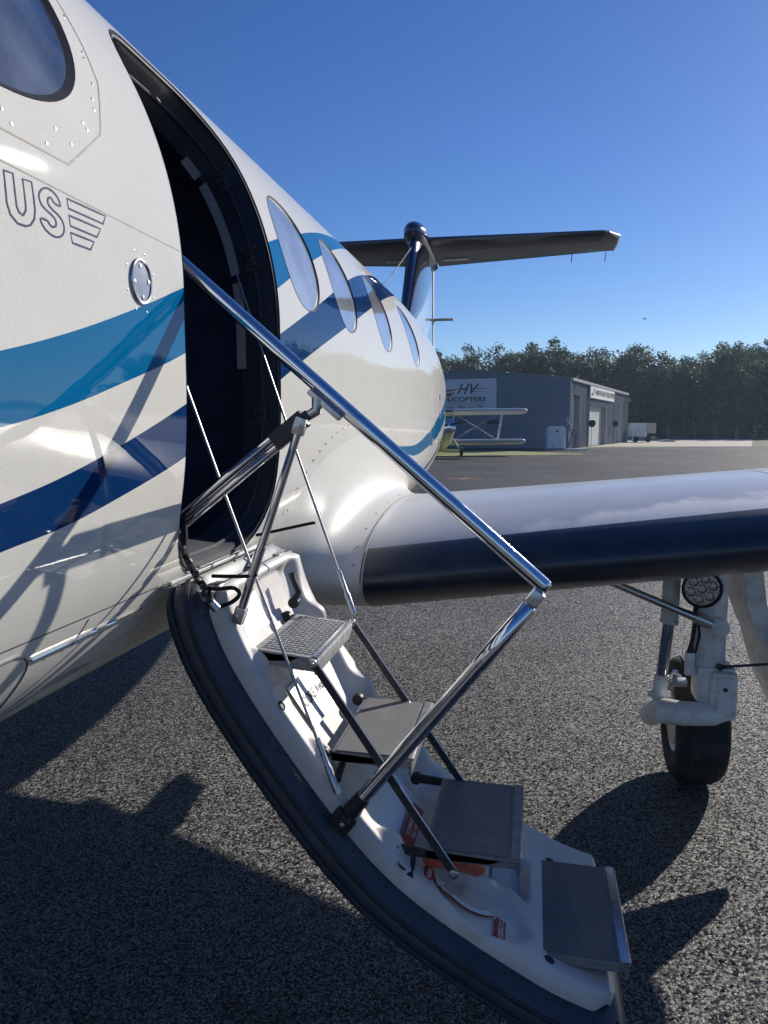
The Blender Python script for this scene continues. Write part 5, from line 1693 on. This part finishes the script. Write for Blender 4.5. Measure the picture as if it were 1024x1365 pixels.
# local: x right, y away from the camera, nose towards -y
pit = radians(13)
RX = Matrix.Rotation(-pit, 3, 'X')
def bp_(x, y, z): return RX @ Vector((x, y, 0)) + Vector((0, 0, z))
for nm, zc, yo in (('upper_wing', 2.36, -.35), ('lower_wing', .76, .15)):
    for sg in (1, -1):
        secs = []
        for xx, cs in ((.30, 1.0), (4.2, 1.0), (4.42, .85), (4.52, .5)):
            le = bp_(xx*sg, yo-.6*cs, zc+.012*xx); te = bp_(xx*sg, yo+.6*cs, zc+.012*xx)
            le.z += (pit*.6*0); secs.append((le, te, .19, (0, 0, 1)))
        w = lift_surface(nm, secs, M['bip_white'], bip, 24)
mb = MB(); mb.box((0, -.3, 2.42), (.7, .9, .12), RX, .03); mb.build('centre_section', M['navy_gloss'], bip)
mb = MB(); mb.tube([bp_(0, y, z) for y, z in ((-1.75, 1.28), (-1.72, 1.28), (-1.2, 1.30), (0, 1.28), (1.3, 1.12), (3.6, .95))], [.34, .42, .46, .44, .38, .08], 20); fz = mb.build('body', M['bip_yellow'], bip, True)
mb = MB(); mb.lathe([(.0001, -.12), (.2, -.1), (.40, 0), (.42, .25)], bp_(0, -1.8, 1.30), RX @ Vector((0, 1, 0)), 24); mb.build('cowling', M['chrome'], bip, True)
for a in (.45, .45+pi):
    u = Vector((cos(a), 0, sin(a)*.35)).normalized(); c_ = bp_(0, -1.98, 1.32)
    mb = MB(); mb.prism([c_+u*.08+Vector((0, 0, .05)), c_+u*.5+Vector((0, 0, .07)), c_+u*.98+Vector((0, 0, .03)), c_+u*.98-Vector((0, 0, .03)), c_+u*.5-Vector((0, 0, .06)), c_+u*.08-Vector((0, 0, .05))], (0, .05, 0)); mb.build('propeller_blade', M['sign_black'], bip)
for sg in (1, -1):
    mb = MB()
    for dy in (-.35, .25):
        mb.tube([bp_(2.95*sg, dy+.1, .84), bp_(2.95*sg+.18*sg, dy-.35, 2.33)], .028, 8)
    mb.build('interplane_strut', M['bip_white'], bip)
    mb = MB(); mb.tube([bp_(.4*sg, -.2, .84), bp_(2.95*sg, -.3, 2.33)], .012, 6); mb.tube([bp_(2.95*sg, -.1, .86), bp_(.45*sg, -.3, 2.33)], .012, 6); mb.build('flying_wire', M['bip_wire'], bip)
    mb = MB(); mb.lathe([(.0001, -.09), (.2, -.08), (.27, -.04), (.27, .04), (.2, .08), (.0001, .09)], (.78*sg, -1.05, .27), (1, 0, 0), 24); wh = mb.build('wheel', M['tyre'], bip, True)
    mb = MB(); mb.tube([(.3*sg, -.9, 1.0), (.74*sg, -1.05, .30)], .05, 8); mb.build('gear_leg', M['bip_yellow'], bip)
    mb = MB(); mb.tube([bp_(.25*sg, -.6, 1.6), bp_(.45*sg, -.6, 2.36)], .03, 8); mb.build('cabane_strut', M['bip_white'], bip)
    secs = [(bp_(0, 3.0, .98), bp_(0, 3.7, .98), .1, (0, 0, 1)), (bp_(1.2*sg, 3.15, .98), bp_(1.2*sg, 3.65, .98), .1, (0, 0, 1))]
    lift_surface('tailplane', secs, M['bip_white'], bip, 16)
mb = MB(); mb.tube([bp_(3.0, -.55, 1.5), bp_(3.0, -.6, 1.62)], [.05, .09], 10); mb.build('strut_lamp', M['bip_white'], bip)
mb = MB(); mb.tube([bp_(1.05, -.5, 1.22), bp_(1.5, -.5, 1.45)], .03, 8); mb.build('pitot_probe', M['bip_white'], bip)
mb = MB(); mb.prism([bp_(0, 3.0, .95), bp_(0, 3.75, .95), bp_(0, 3.7, 1.9), bp_(0, 3.35, 1.85)], (.05, 0, 0)); mb.build('fin', M['bip_yellow'], bip)
mb = MB(); mb.prism([bp_(-.28, -.25, 1.72), bp_(.28, -.25, 1.72), bp_(.2, -.1, 2.0), bp_(-.2, -.1, 2.0)], (0, .02, 0)); mb.build('windscreen', M['lamp_glass'], bip)

# ================================================================== FENCE
fx0, fx1, fdep = 18., 118., 112.
c = at(fx0, fdep)
fence = thing('boundary_fence', 'wire boundary fence running along the foot of the trees', 'fence', (c.x, c.y, 0), PSI)
pm = MB(); pm.tube([(0, 0, 0), (0, 0, 1.9)], .05, 6)
p0 = pm.build('post', M['pole_grey'], fence)
for i in range(1, 34):
    o = p0.copy(); COL.objects.link(o); o.location = (i*3.0, 0, 0)
mb = MB()
for z in (.3, .7, 1.1, 1.5, 1.85): mb.tube([(0, -.05, z), (fx1-fx0, -.05, z)], .012, 4)
mb.build('wire', M['bip_wire'], fence)

# ================================================================== TREES
def leaf_mat(name, col, var):
    m = bpy.data.materials.new(name); m.use_nodes = True
    nt = m.node_tree; N, L = nt.nodes, nt.links
    b = N['Principled BSDF']; b.inputs['Roughness'].default_value = .55
    geo = N.new('ShaderNodeNewGeometry'); oi = N.new('ShaderNodeObjectInfo')
    n = N.new('ShaderNodeTexNoise'); n.inputs['Scale'].default_value = .9; n.inputs['Detail'].default_value = 3
    L.new(geo.outputs['Position'], n.inputs['Vector'])
    ad = N.new('ShaderNodeMath'); ad.operation = 'MULTIPLY_ADD'; ad.inputs[1].default_value = .5
    L.new(oi.outputs['Random'], ad.inputs[0])
    ml = N.new('ShaderNodeMath'); ml.operation = 'MULTIPLY'; ml.inputs[1].default_value = .8
    L.new(n.outputs['Fac'], ml.inputs[0]); L.new(ml.outputs[0], ad.inputs[2])
    r = N.new('ShaderNodeValToRGB')
    r.color_ramp.elements[0].position = .2; r.color_ramp.elements[1].position = .9
    r.color_ramp.elements[0].color = (*[c_*(1-var) for c_ in col], 1); r.color_ramp.elements[1].color = (*[c_*(1+var) for c_ in col], 1)
    L.new(ad.outputs[0], r.inputs['Fac']); L.new(r.outputs['Color'], b.inputs['Base Color'])
    tr = N.new('ShaderNodeBsdfTranslucent'); L.new(r.outputs['Color'], tr.inputs['Color'])
    mx = N.new('ShaderNodeMixShader'); mx.inputs[0].default_value = .3
    L.new(b.outputs[0], mx.inputs[1]); L.new(tr.outputs[0], mx.inputs[2])
    L.new(mx.outputs[0], N['Material Output'].inputs['Surface'])
    return m
M['leaf'] = leaf_mat('gum_leaves', (.060, .075, .036), .5)
M['bark'] = mat('bark', (.30, .27, .24), .8, var=.35, vscale=2)
def tree_proto(seed, H, spread, base, dense):
    r = random.Random(seed)
    tb = MB()
    top = H*.92
    lean = (r.uniform(-.5, .5), r.uniform(-.5, .5))
    def tp(t): return Vector((lean[0]*t*t*2, lean[1]*t*t*2, H*.9*t))
    tb.tube([tp(i/7) for i in range(8)], [H*.022*(1-.82*i/7) for i in range(8)], 7)
    V = []; F = []
    clumps = []
    for k in range(dense):
        t = base+(1-base)*(k+.5)/dense
        prof = (sin(pi*min(1, (t-base)/(1-base)*.72+.20)))**.6
        a = r.uniform(0, 2*pi); rad = spread*prof*r.uniform(.25, 1.0)
        c = tp(t*.98)+Vector((cos(a)*rad, sin(a)*rad, r.uniform(-.4, .6)))
        clumps.append((c, r.uniform(.8, 1.5)*spread*.34))
        if k % 2 == 0:
            q = tp(max(.1, t-.12)); tb.tube([q, q.lerp(c, .5)+Vector((0, 0, .25)), c], [H*.007, H*.005, H*.002], 5)
    clumps.append((tp(1.0)+Vector((0, 0, H*.05)), spread*.25))
    for c, R_ in clumps:
        for _ in range(int(60+R_*70)):
            d = Vector((r.gauss(0, 1), r.gauss(0, 1), r.gauss(0, .75))).normalized()*R_*(r.random()**.45)
            p = c+d
            s = r.uniform(.10, .26)
            ax = Vector((r.gauss(0, 1), r.gauss(0, 1), r.gauss(0, .6))).normalized(); bx = ax.cross(Vector((r.gauss(0, 1), r.gauss(0, 1), r.gauss(0, 1)))).normalized()
            k = len(V)
            V += [p-ax*s, p+bx*s*.55, p+ax*s*1.1, p-bx*s*.5]
            F.append((k, k+1, k+2, k+3))
    tm = bpy.data.meshes.new('trunk'); tm.from_pydata([tuple(v) for v in tb.V], [], tb.F); tm.materials.append(M['bark']); tm.shade_smooth()
    cm = bpy.data.meshes.new('crown'); cm.from_pydata([tuple(v) for v in V], [], F); cm.materials.append(M['leaf'])
    return tm, cm
PROT = [tree_proto(11, 14.0, 3.9, .30, 34), tree_proto(12, 13.0, 3.3, .22, 34), tree_proto(13, 15.0, 4.3, .42, 30), tree_proto(14, 12.5, 3.0, .18, 34), tree_proto(15, 14.0, 3.4, .3, 30), tree_proto(16, 12.0, 3.8, .12, 36)]
LAB = ['dark gum tree standing in the front row of the dense tree belt behind the airfield', 'dark tree in the second row of the dense tree belt behind the airfield', 'dark tree deep inside the dense tree belt, mostly hidden by those before it']
GRP = ['front row trees of the belt', 'second row trees of the belt', 'inner trees of the belt']
def plant(pr, p, h, rz, label, group):
    t = thing('gum_tree', label, 'tree', (p.x, p.y, 0), rz, group)
    t.scale = (h, h, h)
    tm, cm = PROT[pr]
    for nm, me in (('trunk', tm), ('crown', cm)):
        o = bpy.data.objects.new(nm, me); COL.objects.link(o); o.parent = t
    return t
tr = random.Random(5)
skyl = [(560, 476), (600, 464), (620, 462), (650, 461), (690, 452), (715, 446), (740, 446), (765, 458), (800, 461), (850, 460), (900, 462), (950, 454), (985, 449), (1005, 457), (1040, 450), (1150, 450)]
for row, (dep, step, l0, l1) in enumerate(((119, 3.7, -6, 92), (125, 3.7, -30, 100), (132, 4.4, -40, 110))):
    lat = l0
    while lat < l1:
        d = dep+tr.uniform(-2.0, 2.0); x = lat+tr.uniform(-1, 1)
        px = 512+1025*x/d
        want = 1.6+(570-lerp_tab(skyl, px))*d/1025
        pr = tr.randrange(len(PROT)); H0 = (14., 13., 15., 12.5, 14., 12.)[pr]
        k = want/H0*(tr.uniform(.76, 1.0) if row < 2 else tr.uniform(.84, 1.05))
        plant(pr, at(x, d), k, tr.uniform(0, 6.28), LAB[row], GRP[row])
        lat += step*tr.uniform(.75, 1.25)
# understory mass that closes the gaps low down
def understory():
    r = random.Random(3)
    V = []; F = []
    for i in range(52000):
        lat = r.uniform(-36, 108); dep = r.uniform(118.5, 138)
        z = 8.5*r.random()**1.3
        p = at(lat, dep, z)
        s = r.uniform(.25, .6)
        ax = Vector((r.gauss(0, 1), r.gauss(0, 1), r.gauss(0, .7))).normalized(); bx = ax.cross(Vector((r.gauss(0, 1), r.gauss(0, 1), r.gauss(0, 1)))).normalized()
        k = len(V); V += [p-ax*s, p+bx*s*.6, p+ax*s*1.1, p-bx*s*.55]; F.append((k, k+1, k+2, k+3))
    o = mesh('undergrowth', V, F, M['leaf']); tag(o, 'dark undergrowth filling the foot of the tree belt', 'undergrowth', kind='stuff')
understory()
# bird high over the trees
c = at((852-512)/1025*70, 70)
bz = 1.6+(570-429)*70/1025
mb = MB(); mb.tube([(-.16, 0, 0), (-.05, 0, .01), (.1, 0, 0), (.18, 0, .0)], [.005, .04, .035, .006], 8)
mb.add([(-.03, 0, .02), (.06, 0, .02), (.02, -.3, .08), (-.05, -.32, .07)], [(0, 1, 2, 3)]); mb.add([(-.03, 0, .02), (.06, 0, .02), (.02, .3, .08), (-.05, .32, .07)], [(0, 1, 2, 3)])
o = mb.build('bird', M['hose_black']); o.location = (c.x, c.y, bz)
tag(o, 'tiny dark bird flying in the clear sky over the trees', 'bird')

# ================================================================== AIR
hz = bpy.data.materials.new('haze'); hz.use_nodes = True
hz.node_tree.nodes.remove(hz.node_tree.nodes['Principled BSDF'])
pv = hz.node_tree.nodes.new('ShaderNodeVolumePrincipled')
pv.inputs['Color'].default_value = (.62, .80, 1.0, 1)
pv.inputs['Density'].default_value = HAZE
pv.inputs['Anisotropy'].default_value = .35
hz.node_tree.links.new(pv.outputs[0], hz.node_tree.nodes['Material Output'].inputs['Volume'])
mb = MB(); mb.box((0, 0, 12.5), (1810, 1810, 27.5))
o = mb.build('haze', hz); o['kind'] = 'stuff'
